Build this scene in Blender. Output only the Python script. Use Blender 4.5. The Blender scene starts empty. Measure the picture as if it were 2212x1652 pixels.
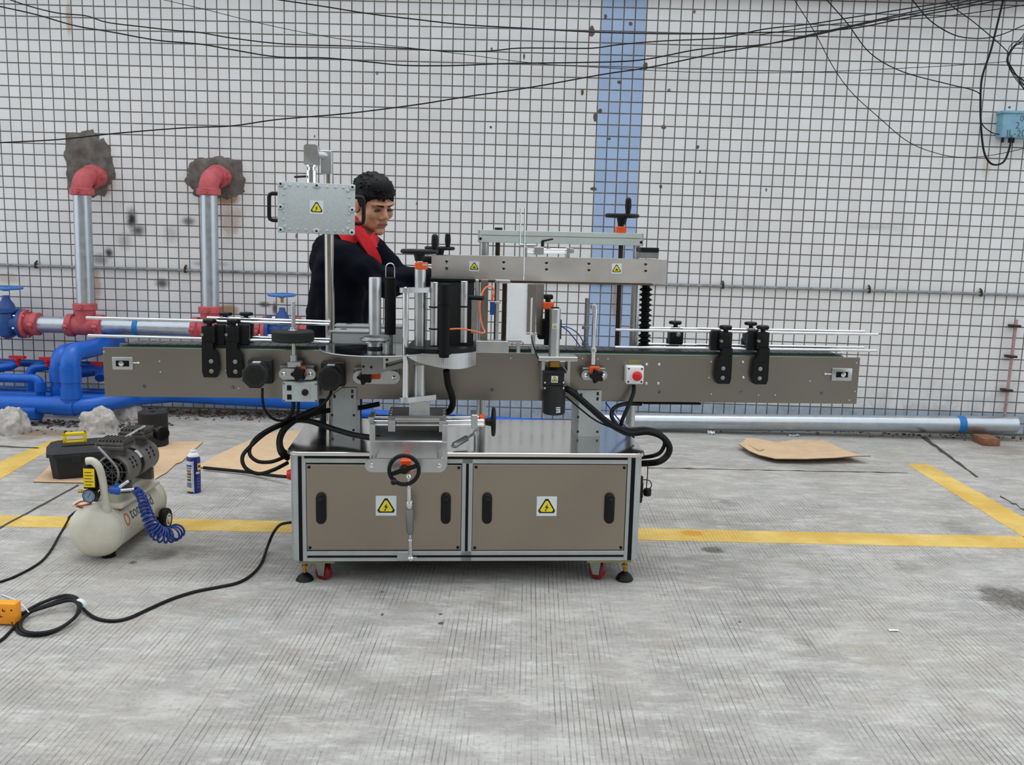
import bpy, bmesh, math, random
from mathutils import Vector, Matrix, noise as mnoise
random.seed(7)
V = Vector
PI = math.pi
SC = bpy.context.scene
COL = SC.collection

# ------------------------------------------------------------------ camera
FPX = 2000.0
CAM = V((0, 0, 1.3))
YAW, PITCH, ROLL = math.radians(-0.906), math.radians(9.092), math.radians(1.66)
_f = V((math.sin(YAW)*math.cos(PITCH), math.cos(YAW)*math.cos(PITCH), -math.sin(PITCH)))
_r = V((math.cos(YAW), -math.sin(YAW), 0))
_u = _r.cross(_f)
CR = _r*math.cos(ROLL) + _u*math.sin(ROLL)
CU = -_r*math.sin(ROLL) + _u*math.cos(ROLL)
CF = _f
cd = bpy.data.cameras.new('camera')
cd.sensor_fit = 'HORIZONTAL'
cd.sensor_width = 36.0
cd.lens = 36.0*FPX/2212.0
cd.clip_start = 0.05
cam = bpy.data.objects.new('camera', cd)
COL.objects.link(cam)
cam.matrix_world = Matrix(((CR.x, CU.x, -CF.x, CAM.x), (CR.y, CU.y, -CF.y, CAM.y), (CR.z, CU.z, -CF.z, CAM.z), (0, 0, 0, 1)))
SC.camera = cam

# ------------------------------------------------------------------ world, light, exposure
w = bpy.data.worlds.new('overcast_sky')
SC.world = w
w.use_nodes = True
nt = w.node_tree
bg = nt.nodes['Background']
bg.inputs['Color'].default_value = (0.86, 0.93, 1.0, 1)
bg.inputs['Strength'].default_value = 1.34
sd = bpy.data.lights.new('veiled_sun', 'SUN')
sd.energy = 0.95
sd.angle = math.radians(38)
sd.color = (1.0, 0.97, 0.93)
sun = bpy.data.objects.new('veiled_sun', sd)
COL.objects.link(sun)
sun.rotation_euler = (math.radians(-5), math.radians(4), 0)
SC.view_settings.view_transform = 'Standard'
SC.view_settings.look = 'None'
SC.view_settings.gamma = 1.0
SC.view_settings.exposure = 0.0
SC.view_settings.use_curve_mapping = False

# ------------------------------------------------------------------ measuring helpers
def ray(px, py):
    return CR*((px-1106)/FPX) - CU*((py-826)/FPX) + CF
def wp(px, py, Y):                     # point seen at a pixel of the photo, at distance Y from the camera
    d = ray(px, py)
    return CAM + d*(Y/d.y)
def gp(px, py, z=0.0):                 # ... at height z above the ground
    d = ray(px, py)
    return CAM + d*((z-CAM.z)/d.z)
WALL_Y = 6.45
PITCH_T = 0.07532                      # tile module
COL0_X = 0.4182
ROW0_Z = 2.799
# machine frame
MA = math.radians(5.2)
MX = V((math.cos(MA), math.sin(MA), 0.006)).normalized()
MV = V((-math.sin(MA), math.cos(MA), 0))
MZ = MX.cross(MV)
MO = V((-0.198, 3.3005, 0.0))
MMAT = Matrix(((MX.x, MV.x, MZ.x, MO.x), (MX.y, MV.y, MZ.y, MO.y), (MX.z, MV.z, MZ.z, MO.z), (0, 0, 0, 1)))
def mp(px, py, v):                     # machine coordinates (along, behind front, up) of a photo pixel on the plane v
    d = ray(px, py)
    t = (v-(CAM-MO).dot(MV))/d.dot(MV)
    X = CAM + d*t - MO
    return V((X.dot(MX), v, X.dot(MZ)))
def ms(v, x=1000, y=800):              # metres per pixel on plane v
    return (mp(x+1, y, v)-mp(x, y, v)).length

# ------------------------------------------------------------------ mesh builder
class B:
    def __init__(s):
        s.bm = bmesh.new(); s.mi = 0
    def _fin(s, vs):
        fs = set()
        for v in vs:
            for f in v.link_faces: fs.add(f)
        for f in fs: f.material_index = s.mi
        return s
    def box(s, lo, hi, bev=0.0, seg=2, rot=None, piv=None):
        lo, hi = V(lo), V(hi)
        c = (lo+hi)/2; d = hi-lo
        d = V((max(abs(d.x), 1e-5), max(abs(d.y), 1e-5), max(abs(d.z), 1e-5)))
        m = Matrix.Translation(c)
        if rot is not None:
            p = V(piv) if piv is not None else c
            m = Matrix.Translation(p) @ rot.to_4x4() @ Matrix.Translation(c-p)
        m = m @ Matrix.Diagonal((d.x, d.y, d.z, 1))
        r = bmesh.ops.create_cube(s.bm, size=1, matrix=m)
        vs = r['verts']
        s._fin(vs)
        if bev > 0:
            es = set()
            for v in vs:
                for e in v.link_edges: es.add(e)
            bev = min(bev, 0.45*min(d))
            r2 = bmesh.ops.bevel(s.bm, geom=list(es), offset=bev, segments=seg, affect='EDGES', profile=0.5)
            for f in r2['faces']: f.material_index = s.mi
        return s
    def _frame(s, ax):
        ax = V(ax).normalized()
        t = V((0, 0, 1)) if abs(ax.z) < 0.9 else V((1, 0, 0))
        a = ax.cross(t).normalized(); b = ax.cross(a).normalized()
        return ax, a, b
    def rings(s, rings, capa=True, capb=True, closed=False):
        bm = s.bm
        vr = [[bm.verts.new(p) for p in r] for r in rings]
        n = len(vr[0])
        fs = []
        L = len(vr)
        for i in range(L if closed else L-1):
            A, Bq = vr[i], vr[(i+1) % L]
            for j in range(n):
                k = (j+1) % n
                fs.append(bm.faces.new((A[j], A[k], Bq[k], Bq[j])))
        if not closed:
            if capa and n > 2: fs.append(bm.faces.new(list(reversed(vr[0]))))
            if capb and n > 2: fs.append(bm.faces.new(vr[-1]))
        for f in fs: f.material_index = s.mi
        return s
    def lathe(s, p0, ax, prof, n=20, cap=True):
        p0 = V(p0); ax, a, b = s._frame(ax)
        rs = []
        for r, h in prof:
            r = max(r, 1e-4)
            rs.append([p0 + ax*h + (a*math.cos(2*PI*j/n) + b*math.sin(2*PI*j/n))*r for j in range(n)])
        return s.rings(rs, cap, cap)
    def cyl(s, p0, p1, r, r1=None, n=18, ch=0.0):
        p0, p1 = V(p0), V(p1); L = (p1-p0).length
        r1 = r if r1 is None else r1
        if ch > 0:
            return s.lathe(p0, p1-p0, [(r-ch, 0), (r, ch), (r1, L-ch), (r1-ch, L)], n)
        return s.lathe(p0, p1-p0, [(r, 0), (r1, L)], n)
    def tube(s, pts, r, n=8, sub=6, closed=False, raw=False):
        pts = [V(p) for p in pts]
        if not raw and len(pts) > 2: pts = catmull(pts, sub, closed)
        L = len(pts)
        rr = r if isinstance(r, (list, tuple)) else None
        t0 = (pts[1]-pts[0]).normalized()
        _, a, b = s._frame(t0)
        rs = []
        for i, p in enumerate(pts):
            if closed: t = (pts[(i+1) % L]-pts[i-1]).normalized()
            else: t = (pts[min(i+1, L-1)]-pts[max(i-1, 0)]).normalized()
            a = (a - t*a.dot(t))
            a = a.normalized() if a.length > 1e-6 else s._frame(t)[1]
            b = t.cross(a)
            q = r if rr is None else rr[0]+(rr[1]-rr[0])*i/(L-1)
            rs.append([p + (a*math.cos(2*PI*j/n)+b*math.sin(2*PI*j/n))*q for j in range(n)])
        return s.rings(rs, closed=closed)
    def prism(s, poly, d):             # poly: list of 3-D points, d: extrusion vector
        d = V(d)
        a = [s.bm.verts.new(V(p)) for p in poly]
        b = [s.bm.verts.new(V(p)+d) for p in poly]
        n = len(a); fs = []
        for i in range(n):
            j = (i+1) % n
            fs.append(s.bm.faces.new((a[i], a[j], b[j], b[i])))
        fs.append(s.bm.faces.new(list(reversed(a)))); fs.append(s.bm.faces.new(b))
        for f in fs: f.material_index = s.mi
        return s
    def sph(s, c, r, n=16, m=10):
        r = V((r, r, r)) if not hasattr(r, '__len__') else V(r)
        res = bmesh.ops.create_uvsphere(s.bm, u_segments=n, v_segments=m, radius=1, matrix=Matrix.Translation(V(c)) @ Matrix.Diagonal((r.x, r.y, r.z, 1)))
        return s._fin(res['verts'])
    def quad(s, *ps):
        f = s.bm.faces.new([s.bm.verts.new(V(p)) for p in ps]); f.material_index = s.mi
        return s
    def capsule(s, p0, p1, r0, r1, n=14):
        p0, p1 = V(p0), V(p1); L = (p1-p0).length
        pr = [(r0*math.sin(k*PI/10), -r0*math.cos(k*PI/10)) for k in range(0, 6)]
        pr += [(r1*math.cos(k*PI/10), L+r1*math.sin(k*PI/10)) for k in range(0, 6)]
        return s.lathe(p0, p1-p0, pr, n)

def catmull(pts, sub=6, closed=False):
    out = []; n = len(pts)
    rng = range(n if closed else n-1)
    for i in rng:
        if closed: p0, p1, p2, p3 = pts[i-1], pts[i], pts[(i+1) % n], pts[(i+2) % n]
        else: p0, p1, p2, p3 = pts[max(i-1, 0)], pts[i], pts[i+1], pts[min(i+2, n-1)]
        for k in range(sub):
            t = k/sub
            out.append(0.5*((2*p1)+(p2-p0)*t+(2*p0-5*p1+4*p2-p3)*t*t+(3*p1-p0-3*p2+p3)*t*t*t))
    if not closed: out.append(pts[-1].copy())
    return out

def islands(bm):
    seen = set(); out = []
    for v in bm.verts:
        if v in seen: continue
        st = [v]; seen.add(v); cur = []
        while st:
            q = st.pop(); cur.append(q)
            for e in q.link_edges:
                o = e.other_vert(q)
                if o not in seen: seen.add(o); st.append(o)
        out.append(cur)
    return out
def put(name, b, mat, parent=None, flat=False, ang=0.6, label=None, merge=False, split=False):
    bm = b.bm if isinstance(b, B) else b
    if split:                              # every loose piece becomes an object of its own
        last = None
        for isl in islands(bm):
            nb = bmesh.new(); mp_ = {v: nb.verts.new(v.co) for v in isl}
            for f in {f for v in isl for f in v.link_faces}:
                nf = nb.faces.new([mp_[v] for v in f.verts]); nf.material_index = f.material_index
            last = put(name, nb, mat, parent, flat, ang, label)
        bm.free()
        return last
    me = bpy.data.meshes.new(name)
    if merge: bmesh.ops.remove_doubles(bm, verts=bm.verts, dist=1e-5)
    bmesh.ops.recalc_face_normals(bm, faces=bm.faces)
    bm.to_mesh(me); bm.free()
    for m in (mat if isinstance(mat, (list, tuple)) else [mat]): me.materials.append(m)
    if not flat:
        me.polygons.foreach_set('use_smooth', [True]*len(me.polygons))
        me.set_sharp_from_angle(angle=ang)
    o = bpy.data.objects.new(name, me)
    COL.objects.link(o)
    if parent is not None: o.parent = parent
    if label: o['label'] = label
    return o
def tag(o, label, cat, group=None, kind=None):
    o['label'] = label; o['category'] = cat
    if group: o['group'] = group
    if kind: o['kind'] = kind
    return o
def empty(name, loc=(0, 0, 0), mat=None):
    o = bpy.data.objects.new(name, None)
    o.empty_display_size = 0.1
    COL.objects.link(o)
    if mat is not None: o.matrix_world = mat
    else: o.location = loc
    return o
def copy_tree(o, parent=None):
    c = o.copy(); COL.objects.link(c); c.parent = parent
    for ch in list(o.children): copy_tree(ch, c)
    return c

# ------------------------------------------------------------------ materials
def lin(c):
    return tuple((x/12.92 if x <= 0.04045 else ((x+0.055)/1.055)**2.4) for x in [y/255.0 for y in c])
class NT:
    def __init__(s, name):
        s.m = bpy.data.materials.new(name); s.m.use_nodes = True
        s.t = s.m.node_tree; s.b = s.t.nodes['Principled BSDF']
    def n(s, typ, **k):
        nd = s.t.nodes.new(typ)
        for a, v in k.items(): setattr(nd, a, v)
        return nd
    def l(s, a, b): s.t.links.new(a, b)
    def val(s, x, sock):
        if isinstance(x, (int, float)): sock.default_value = x
        elif isinstance(x, tuple): sock.default_value = x
        else: s.l(x, sock)
    def math(s, op, a, b=0.0, c=None, clamp=False):
        nd = s.n('ShaderNodeMath', operation=op, use_clamp=clamp)
        s.val(a, nd.inputs[0]); s.val(b, nd.inputs[1])
        if c is not None: s.val(c, nd.inputs[2])
        return nd.outputs[0]
    def vm(s, op, a, b=(0, 0, 0)):
        nd = s.n('ShaderNodeVectorMath', operation=op)
        s.val(a, nd.inputs[0]); s.val(b, nd.inputs[1])
        return nd.outputs['Value'] if op in ('LENGTH', 'DISTANCE', 'DOT_PRODUCT') else nd.outputs[0]
    def mix(s, fac, a, b, blend='MIX'):
        nd = s.n('ShaderNodeMix', data_type='RGBA', blend_type=blend)
        s.val(fac, nd.inputs[0])
        s.val(a if not isinstance(a, tuple) else tuple(a)+((1,) if len(a) == 3 else ()), nd.inputs[6])
        s.val(b if not isinstance(b, tuple) else tuple(b)+((1,) if len(b) == 3 else ()), nd.inputs[7])
        return nd.outputs[2]
    def noise(s, vec, scale, detail=4, rough=0.5, dist=0.0):
        nd = s.n('ShaderNodeTexNoise'); nd.inputs['Scale'].default_value = scale
        nd.inputs['Detail'].default_value = detail; nd.inputs['Roughness'].default_value = rough
        nd.inputs['Distortion'].default_value = dist
        if vec is not None: s.l(vec, nd.inputs['Vector'])
        return nd.outputs['Fac']
    def ramp(s, fac, a, b, lo=0.0, hi=1.0):     # smooth map of fac from [a,b] to [lo,hi]
        nd = s.n('ShaderNodeMapRange', interpolation_type='SMOOTHSTEP')
        s.val(fac, nd.inputs[0]); nd.inputs[1].default_value = a; nd.inputs[2].default_value = b
        nd.inputs[3].default_value = lo; nd.inputs[4].default_value = hi
        return nd.outputs[0]
    def pos(s): return s.n('ShaderNodeNewGeometry').outputs['Position']
    def obj(s): return s.n('ShaderNodeTexCoord').outputs['Object']
    def bump(s, h, strength=0.3, dist=0.01):
        nd = s.n('ShaderNodeBump'); nd.inputs['Strength'].default_value = strength; nd.inputs['Distance'].default_value = dist
        s.l(h, nd.inputs['Height']); s.l(nd.outputs[0], s.b.inputs['Normal'])
    def col(s, x): s.val(x if not isinstance(x, tuple) else tuple(x)+((1,) if len(x) == 3 else ()), s.b.inputs['Base Color'])
    def set(s, rough=0.5, metal=0.0, spec=None):
        s.val(rough, s.b.inputs['Roughness']); s.val(metal, s.b.inputs['Metallic'])
        if spec is not None: s.b.inputs['Specular IOR Level'].default_value = spec
        return s.m
MATS = {}
def mat(name, rgb, rough=0.5, metal=0.0, var=0.12, scale=18.0, bump=0.0, bscale=80.0, spec=None, dirt=0.0, stretch=None, det=5):
    """plain colour with procedural variation, optional dirt and fine relief"""
    N = NT(name)
    c = lin(rgb)
    p = N.obj()
    if stretch: p = N.vm('MULTIPLY', p, stretch)
    nz = N.noise(p, scale, det, 0.6)
    lo = tuple(x*(1-var) for x in c); hi = tuple(min(1, x*(1+var)) for x in c)
    cc = N.mix(N.ramp(nz, 0.3, 0.7), lo, hi)
    if dirt > 0:
        d = N.ramp(N.noise(p, scale*0.4, 6, 0.65), 0.5, 0.8, 0, dirt)
        cc = N.mix(d, cc, lin((74, 66, 56)))
    N.col(cc)
    if bump > 0: N.bump(N.noise(p, bscale, 3, 0.6), bump, 0.004)
    rr = N.ramp(nz, 0.2, 0.8, max(0.02, rough-0.06), min(1, rough+0.06))
    MATS[name] = N.set(rr, metal, spec)
    return MATS[name]
ALU = mat('satin_aluminium', (196, 198, 198), 0.34, 1.0, 0.06)
ALUD = mat('grey_anodised_aluminium', (150, 152, 150), 0.42, 0.85, 0.08)
ALUP = mat('matt_aluminium_profile', (178, 182, 182), 0.45, 0.55, 0.05)
STEEL = mat('brushed_stainless', (158, 149, 136), 0.3, 1.0, 0.05, 3.0, det=1)
STEELD = mat('brushed_stainless_plate', (146, 141, 133), 0.33, 1.0, 0.04, 2.5, det=1)
TOPST = mat('polished_stainless_table', (214, 212, 209), 0.13, 1.0, 0.08, 5)
CHROME = mat('chrome', (232, 234, 236), 0.12, 1.0, 0.03)
BLACK = mat('black_plastic', (13, 13, 14), 0.45, 0.0, 0.15, 30, spec=0.28)
RUBBER = mat('black_rubber', (9, 9, 10), 0.6, 0.0, 0.2, 30, spec=0.2)
DARKM = mat('dark_grey_motor_paint', (40, 40, 40), 0.45, 0.1, 0.12, 30, spec=0.3)
DARKG = mat('black_gloss_acrylic', (12, 13, 13), 0.09, 0.0, 0.1, 10)
ORANGE = mat('orange_plastic', (240, 88, 20), 0.4, 0.0, 0.06)
RED = mat('red_plastic', (205, 22, 26), 0.35, 0.0, 0.06)
WHITEP = mat('white_plastic', (232, 232, 232), 0.4, 0.0, 0.03)
GREYBOX = mat('hammered_grey_enamel', (186, 193, 192), 0.45, 0.1, 0.07, 120, bump=0.12, bscale=220)
GREYP = mat('light_grey_paint', (188, 192, 190), 0.5, 0.1, 0.05)
GALV = mat('galvanised_steel', (190, 196, 202), 0.32, 0.92, 0.05, 22)
REDF = mat('dull_red_fitting_paint', (188, 84, 88), 0.55, 0.0, 0.14, 30, dirt=0.22)
BLUEV = mat('blue_valve_paint', (30, 72, 138), 0.4, 0.0, 0.15, 30, dirt=0.1)
PVC = mat('blue_pvc', (0, 90, 188), 0.36, 0.0, 0.08, 12, dirt=0.05)
PVCD = mat('deep_blue_pvc', (4, 68, 150), 0.38, 0.0, 0.1, 12, dirt=0.08)
BLUET = mat('blue_tube', (30, 70, 190), 0.35, 0.0, 0.08)
TAPE = mat('blue_tape', (20, 112, 180), 0.5, 0.0, 0.08)
CREAM = mat('cream_enamel', (206, 202, 184), 0.38, 0.0, 0.05, 20, dirt=0.1)
YEL = mat('yellow_plastic', (240, 205, 20), 0.4, 0.0, 0.05)
CARD = mat('cardboard', (206, 176, 140), 0.85, 0.0, 0.07, 14, bump=0.1, bscale=60)
CARDE = mat('cardboard_edge', (120, 98, 74), 0.9, 0.0, 0.2, 60)
CONC = mat('rough_concrete_lump', (176, 170, 164), 0.9, 0.0, 0.2, 30, bump=0.6, bscale=50)
WIRE = mat('black_cable', (17, 17, 19), 0.5, 0.0, 0.15, 30, spec=0.25)
LABW = mat('label_white', (216, 222, 222), 0.5, 0.0, 0.03)
LABY = mat('label_yellow', (232, 214, 36), 0.5, 0.0, 0.03)
LABK = mat('label_black', (22, 20, 14), 0.5, 0.0, 0.05)
GREENS = mat('green_wear_strip', (30, 96, 70), 0.5, 0.0, 0.1)
BELT = mat('grey_conveyor_slats', (58, 60, 60), 0.45, 0.1, 0.15, 40)
COLST = mat('bright_stainless_tube', (186, 182, 176), 0.2, 1.0, 0.03)
WHITEG = mat('white_glossy_sheet', (236, 237, 236), 0.25, 0.0, 0.02)
SPRING = mat('dark_screw_steel', (70, 58, 46), 0.45, 0.8, 0.2, 60)
BRASS = mat('brass', (180, 140, 60), 0.35, 0.9, 0.1)
# ------------------------------------------------------------------ the setting
def spot_mask(N, p, spots, jag=0.5, nscale=14.0, soft=0.55):
    """stains: list of (x, y, z, rx, ry, rz, strength)"""
    nz = N.noise(p, nscale, 5, 0.65)
    tot = None
    for (x, y, z, rx, ry, rz, st) in spots:
        d = N.vm('SUBTRACT', p, (x, y, z))
        d = N.vm('MULTIPLY', d, (1/rx, 1/ry, 1/rz))
        L = N.vm('LENGTH', d)
        L = N.math('ADD', L, N.math('MULTIPLY', N.math('SUBTRACT', nz, 0.5), jag*2))
        k = N.ramp(L, soft, 1.0, st, 0.0)
        tot = k if tot is None else N.math('MAXIMUM', tot, k)
    return tot

# --- tile materials
def sp(px, py, rxp, ryp, st):          # stain on the tiled wall, measured on the photo
    q = wp(px, py, WALL_Y); s = WALL_Y/FPX
    return (q.x, q.y, q.z, rxp*s, 0.6, ryp*s, st)
SOOT = [sp(285, 472, 17, 34, 1.00), sp(298, 498, 24, 18, 0.88), sp(270, 520, 26, 26, 0.38), sp(236, 546, 14, 16, 0.94), sp(216, 560, 26, 18, 0.62),
        sp(350, 612, 22, 17, 0.88), sp(408, 478, 24, 15, 0.75), sp(370, 505, 26, 30, 0.31), sp(572, 658, 20, 9, 0.94), sp(594, 666, 8, 22, 0.88),
        sp(190, 575, 14, 40, 0.75), sp(200, 360, 70, 80, 0.44), sp(465, 390, 85, 62, 0.38), sp(450, 570, 60, 9, 0.50), sp(1890, 490, 75, 10, 0.22)]
RUST = [sp(222, 345, 22, 42, 0.81), sp(228, 400, 20, 32, 0.62), sp(205, 620, 20, 50, 0.62), sp(492, 430, 34, 16, 0.88), sp(500, 480, 34, 50, 0.50),
        sp(495, 670, 28, 16, 0.81), sp(150, 45, 9, 50, 0.62), sp(1330, 640, 10, 60, 0.69), sp(2130, 360, 14, 30, 0.31), sp(20, 600, 40, 14, 0.38), sp(15, 700, 30, 20, 0.50)]
CHIP = [sp(1278, 68, 6.5, 12.2, 1), sp(1296, 240, 5.0, 5.8, 1), sp(1286, 254, 5.0, 10.1, 1), sp(1282, 408, 7.9, 4.3, 1), sp(1394, 143, 5.8, 8.6, 1), sp(1362, 52, 4.3, 4.3, 1),
        sp(1308, 36, 3.6, 5.8, 1), sp(1338, 178, 5.0, 4.3, 1), sp(1258, 200, 3.6, 6.5, 1), sp(1433, 275, 5.8, 5.0, 1), sp(1507, 318, 3.6, 4.3, 1), sp(1427, 403, 3.6, 4.3, 1),
        sp(1132, 122, 2.2, 7.2, 1), sp(1316, 300, 3.6, 2.9, 1), sp(1445, 195, 3.6, 3.6, 0.9), sp(1062, 106, 2.9, 3.6, .9), sp(815, 158, 3.6, 4.3, 0.8), sp(1500, 26, 2.9, 4.3, .9),
        sp(1655, 410, 2.2, 4.3, .9), sp(2180, 232, 2.9, 2.9, 1), sp(1512, 372, 2.2, 3.6, 1), sp(1060, 275, 2.9, 2.9, 1), sp(680, 295, 2.2, 3.6, .8), sp(900, 440, 2.2, 2.9, .8), sp(640, 510, 2.2, 5.8, .8)]
def tile_mat(name, rgb, var):
    N = NT(name)
    p = N.pos()
    cell = N.vm('FLOOR', N.vm('DIVIDE', N.vm('SUBTRACT', p, (COL0_X, 0, ROW0_Z)), (PITCH_T, 50.0, PITCH_T)))
    wn = N.n('ShaderNodeTexWhiteNoise', noise_dimensions='3D'); N.l(cell, wn.inputs['Vector'])
    c = lin(rgb)
    cc = N.mix(wn.outputs['Value'], tuple(x*(1-var) for x in c), tuple(min(1, x*(1+var)) for x in c))
    cc = N.mix(N.math('MULTIPLY', N.noise(p, 0.8, 4), 0.10), cc, lin((190, 172, 160)))
    grime = N.ramp(N.noise(N.vm('MULTIPLY', p, (1, 1, 0.35)), 3.0, 6, 0.7), 0.55, 0.85, 0, 0.16)
    cc = N.mix(grime, cc, lin((120, 112, 104)))
    low = N.n('ShaderNodeSeparateXYZ'); N.l(p, low.inputs[0])
    splash = N.math('MULTIPLY', N.ramp(low.outputs[2], 0.0, 0.55, 0.45, 0.0), N.ramp(N.noise(p, 9, 5, 0.7), 0.35, 0.7))
    cc = N.mix(splash, cc, lin((118, 108, 96)))
    cc = N.mix(spot_mask(N, p, RUST, 0.7, 10, 0.3), cc, lin((158, 116, 62)))
    cc = N.mix(spot_mask(N, p, SOOT, 0.35, 14, 0.12), cc, lin((26, 25, 25)))
    ch = spot_mask(N, p, CHIP, 0.5, 60, 0.8)
    cc = N.mix(ch, cc, lin((92, 78, 66)))
    N.col(cc)
    N.bump(N.math('SUBTRACT', N.noise(p, 30, 4), N.math('MULTIPLY', ch, 1.5)), 0.25, 0.003)
    return N.set(0.42, 0.0)
TILEW = tile_mat('glazed_white_tile', (230, 229, 228), 0.05)
TILEB = tile_mat('glazed_pale_blue_tile', (164, 188, 222), 0.06)
TILEG = tile_mat('glazed_grey_blue_tile', (172, 187, 204), 0.07)
GROUT = mat('dark_grout', (112, 109, 104), 0.9, 0.0, 0.2, 12)
MORTAR = mat('grey_brown_mortar', (104, 98, 92), 0.95, 0.0, 0.35, 14, bump=0.8, bscale=30)

wb = B().box((-7.5, WALL_Y, -0.2), (7.5, WALL_Y+0.24, 3.6))
wall = put('wall_back', wb, GROUT, flat=True)
wall['kind'] = 'structure'
wall['label'] = 'outdoor wall faced with small square white tiles and dark joints'

# openings left in the tiling where the mortar patches sit
def in_patch(x, z):
    a = wp(190, 350, WALL_Y); b = wp(468, 385, WALL_Y)
    return (abs(x-a.x) < 0.11 and abs(z-a.z) < 0.17) or (abs(x-b.x) < 0.16 and abs(z-b.z) < 0.10)
TT, TG = 0.0036, 0.0034                # tile thickness, half joint
def tile_geo(b, x0, z1):               # tile with sloped edges, top-left corner of its module
    xa, xb = x0+TG, x0+PITCH_T-TG; za, zb = z1-PITCH_T+TG, z1-TG
    e = 0.0012; y0 = WALL_Y+0.0005; y1 = WALL_Y-TT
    vs = [b.bm.verts.new(q) for q in ((xa, y0, za), (xb, y0, za), (xb, y0, zb), (xa, y0, zb), (xa+e, y1, za+e), (xb-e, y1, za+e), (xb-e, y1, zb-e), (xa+e, y1, zb-e))]
    for f in ((4, 5, 6, 7), (0, 1, 5, 4), (1, 2, 6, 5), (2, 3, 7, 6), (3, 0, 4, 7)):
        b.bm.faces.new([vs[i] for i in f]).material_index = b.mi
def tile_kind(c, r):
    if 0 <= c < 4: return 1
    if r >= 35: return 2
    return 0
proto = {}
for k, m in ((0, TILEW), (1, TILEB), (2, TILEG)):
    b = B(); tile_geo(b, -PITCH_T/2, PITCH_T/2)
    for v in b.bm.verts: v.co.y -= WALL_Y
    me_o = put('tile', b, m, flat=True)
    proto[k] = me_o.data
    bpy.data.objects.remove(me_o)
rest = B()
count = 0
for r in range(-8, 37):
    for c in range(-70, 56):
        x = COL0_X + c*PITCH_T; z = ROW0_Z - r*PITCH_T
        if in_patch(x+PITCH_T/2, z-PITCH_T/2): continue
        k = tile_kind(c, r)
        if 1 <= r <= 10 and 2 <= c <= 31 and count < 300:       # the tiles that show largest, each one its own piece
            o = bpy.data.objects.new('tile', proto[k])
            COL.objects.link(o); o.parent = wall
            o.location = (x+PITCH_T/2, WALL_Y, z-PITCH_T/2)
            count += 1
        else:
            rest.mi = k
            tile_geo(rest, x, z)
to = put('tile_field', rest, [TILEW, TILEB, TILEG], wall, flat=True)
to['kind'] = 'stuff'

# rough mortar patches where the pipes enter
def blob_patch(px, py, rxp, ryp, seed, d=0.02, label=None):
    c = wp(px, py, WALL_Y); s = WALL_Y/FPX
    b = B(); n, m = 56, 10
    rings = []
    for i in range(m+1):
        t = i/m; ring = []
        for j in range(n):
            a = 2*PI*j/n
            jag = 1+0.24*mnoise.noise(V((math.cos(a)*2.2+seed, math.sin(a)*2.2, 0)))+0.13*mnoise.noise(V((math.cos(a)*9, math.sin(a)*9, seed)))
            sq = 1/max(abs(math.cos(a))**3+abs(math.sin(a))**3, 1e-3)**(1/3)
            q = V((c.x+rxp*s*t*jag*sq*math.cos(a), 0, c.z+ryp*s*t*jag*sq*math.sin(a)))
            h = d*(1-t**6)*(0.65+0.7*mnoise.noise(V((q.x*16, seed, q.z*16)))) if t < 1 else -0.003
            q.y = WALL_Y-0.006-h
            ring.append(q)
        rings.append(ring)
    rings.reverse()
    b.rings(rings, False, True)
    o = put('mortar_patch', b, MORTAR, wall, ang=3.0)
    if label: o['label'] = label
blob_patch(192, 356, 50, 66, 1.3, label='rough grey mortar patch around the pipe hole')
blob_patch(466, 384, 62, 44, 6.1, label='rough dark mortar patch around the pipe hole')

# ledge across the top of the tiles
lb = B()
lb.box((-7.5, WALL_Y-0.1, ROW0_Z+0.098), (7.5, WALL_Y+0.05, ROW0_Z+0.2), 0.004)
led = put('trim_1', lb, mat('painted_ledge', (70, 66, 84), 0.7), None); led['kind'] = 'structure'
led['label'] = 'dark ledge running along above the tiles'

# --- floor
def fl_spot(px, py, rxp, ryp, st):
    q = gp(px, py); a = gp(px+rxp, py); b_ = gp(px, py+ryp)
    return (q.x, q.y, 0, (a-q).length, (b_-q).length, 1.0, st)
N = NT('grooved_concrete')
p = N.pos()
sx = N.n('ShaderNodeSeparateXYZ'); N.l(p, sx.inputs[0])
big = N.noise(p, 0.9, 6, 0.62)
med = N.noise(N.vm('MULTIPLY', p, (1.0, 2.2, 1.0)), 3.2, 6, 0.65)
fine = N.noise(p, 60, 5, 0.7)
fine2 = N.noise(p, 240, 3, 0.7)
cc = N.mix(N.ramp(big, 0.3, 0.7), lin((146, 143, 138)), lin((168, 165, 160)))
cc = N.mix(N.ramp(med, 0.42, 0.68, 0, 0.8), cc, lin((188, 185, 179)))
patch = N.noise(N.vm('MULTIPLY', p, (1.0, 2.8, 1.0)), 9.0, 7, 0.72)
cc = N.mix(N.ramp(patch, 0.48, 0.72, 0, 0.7), cc, lin((204, 202, 196)))
cc = N.mix(N.ramp(patch, 0.28, 0.46, 0.55, 0), cc, lin((128, 125, 120)))
tint = N.noise(p, 5.0, 3)
cc = N.mix(N.ramp(tint, 0.55, 0.75, 0, 0.2), cc, lin((172, 150, 128)))
cc = N.mix(N.ramp(tint, 0.25, 0.42, 0.16, 0), cc, lin((140, 150, 160)))
cc = N.mix(N.ramp(N.noise(N.vm('MULTIPLY', p, (0.8, 1.6, 1)), 1.7, 5, 0.6), 0.5, 0.78, 0, 0.55), cc, lin((136, 130, 124)))
cc = N.mix(N.ramp(N.noise(p, 1.1, 3), 0.5, 0.75, 0, 0.25), cc, lin((176, 164, 148)))
cc = N.mix(N.ramp(fine, 0.5, 0.72, 0, 0.5), cc, lin((112, 108, 102)))
cc = N.mix(N.ramp(fine2, 0.5, 0.75, 0, 0.4), cc, lin((214, 210, 204)))
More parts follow.
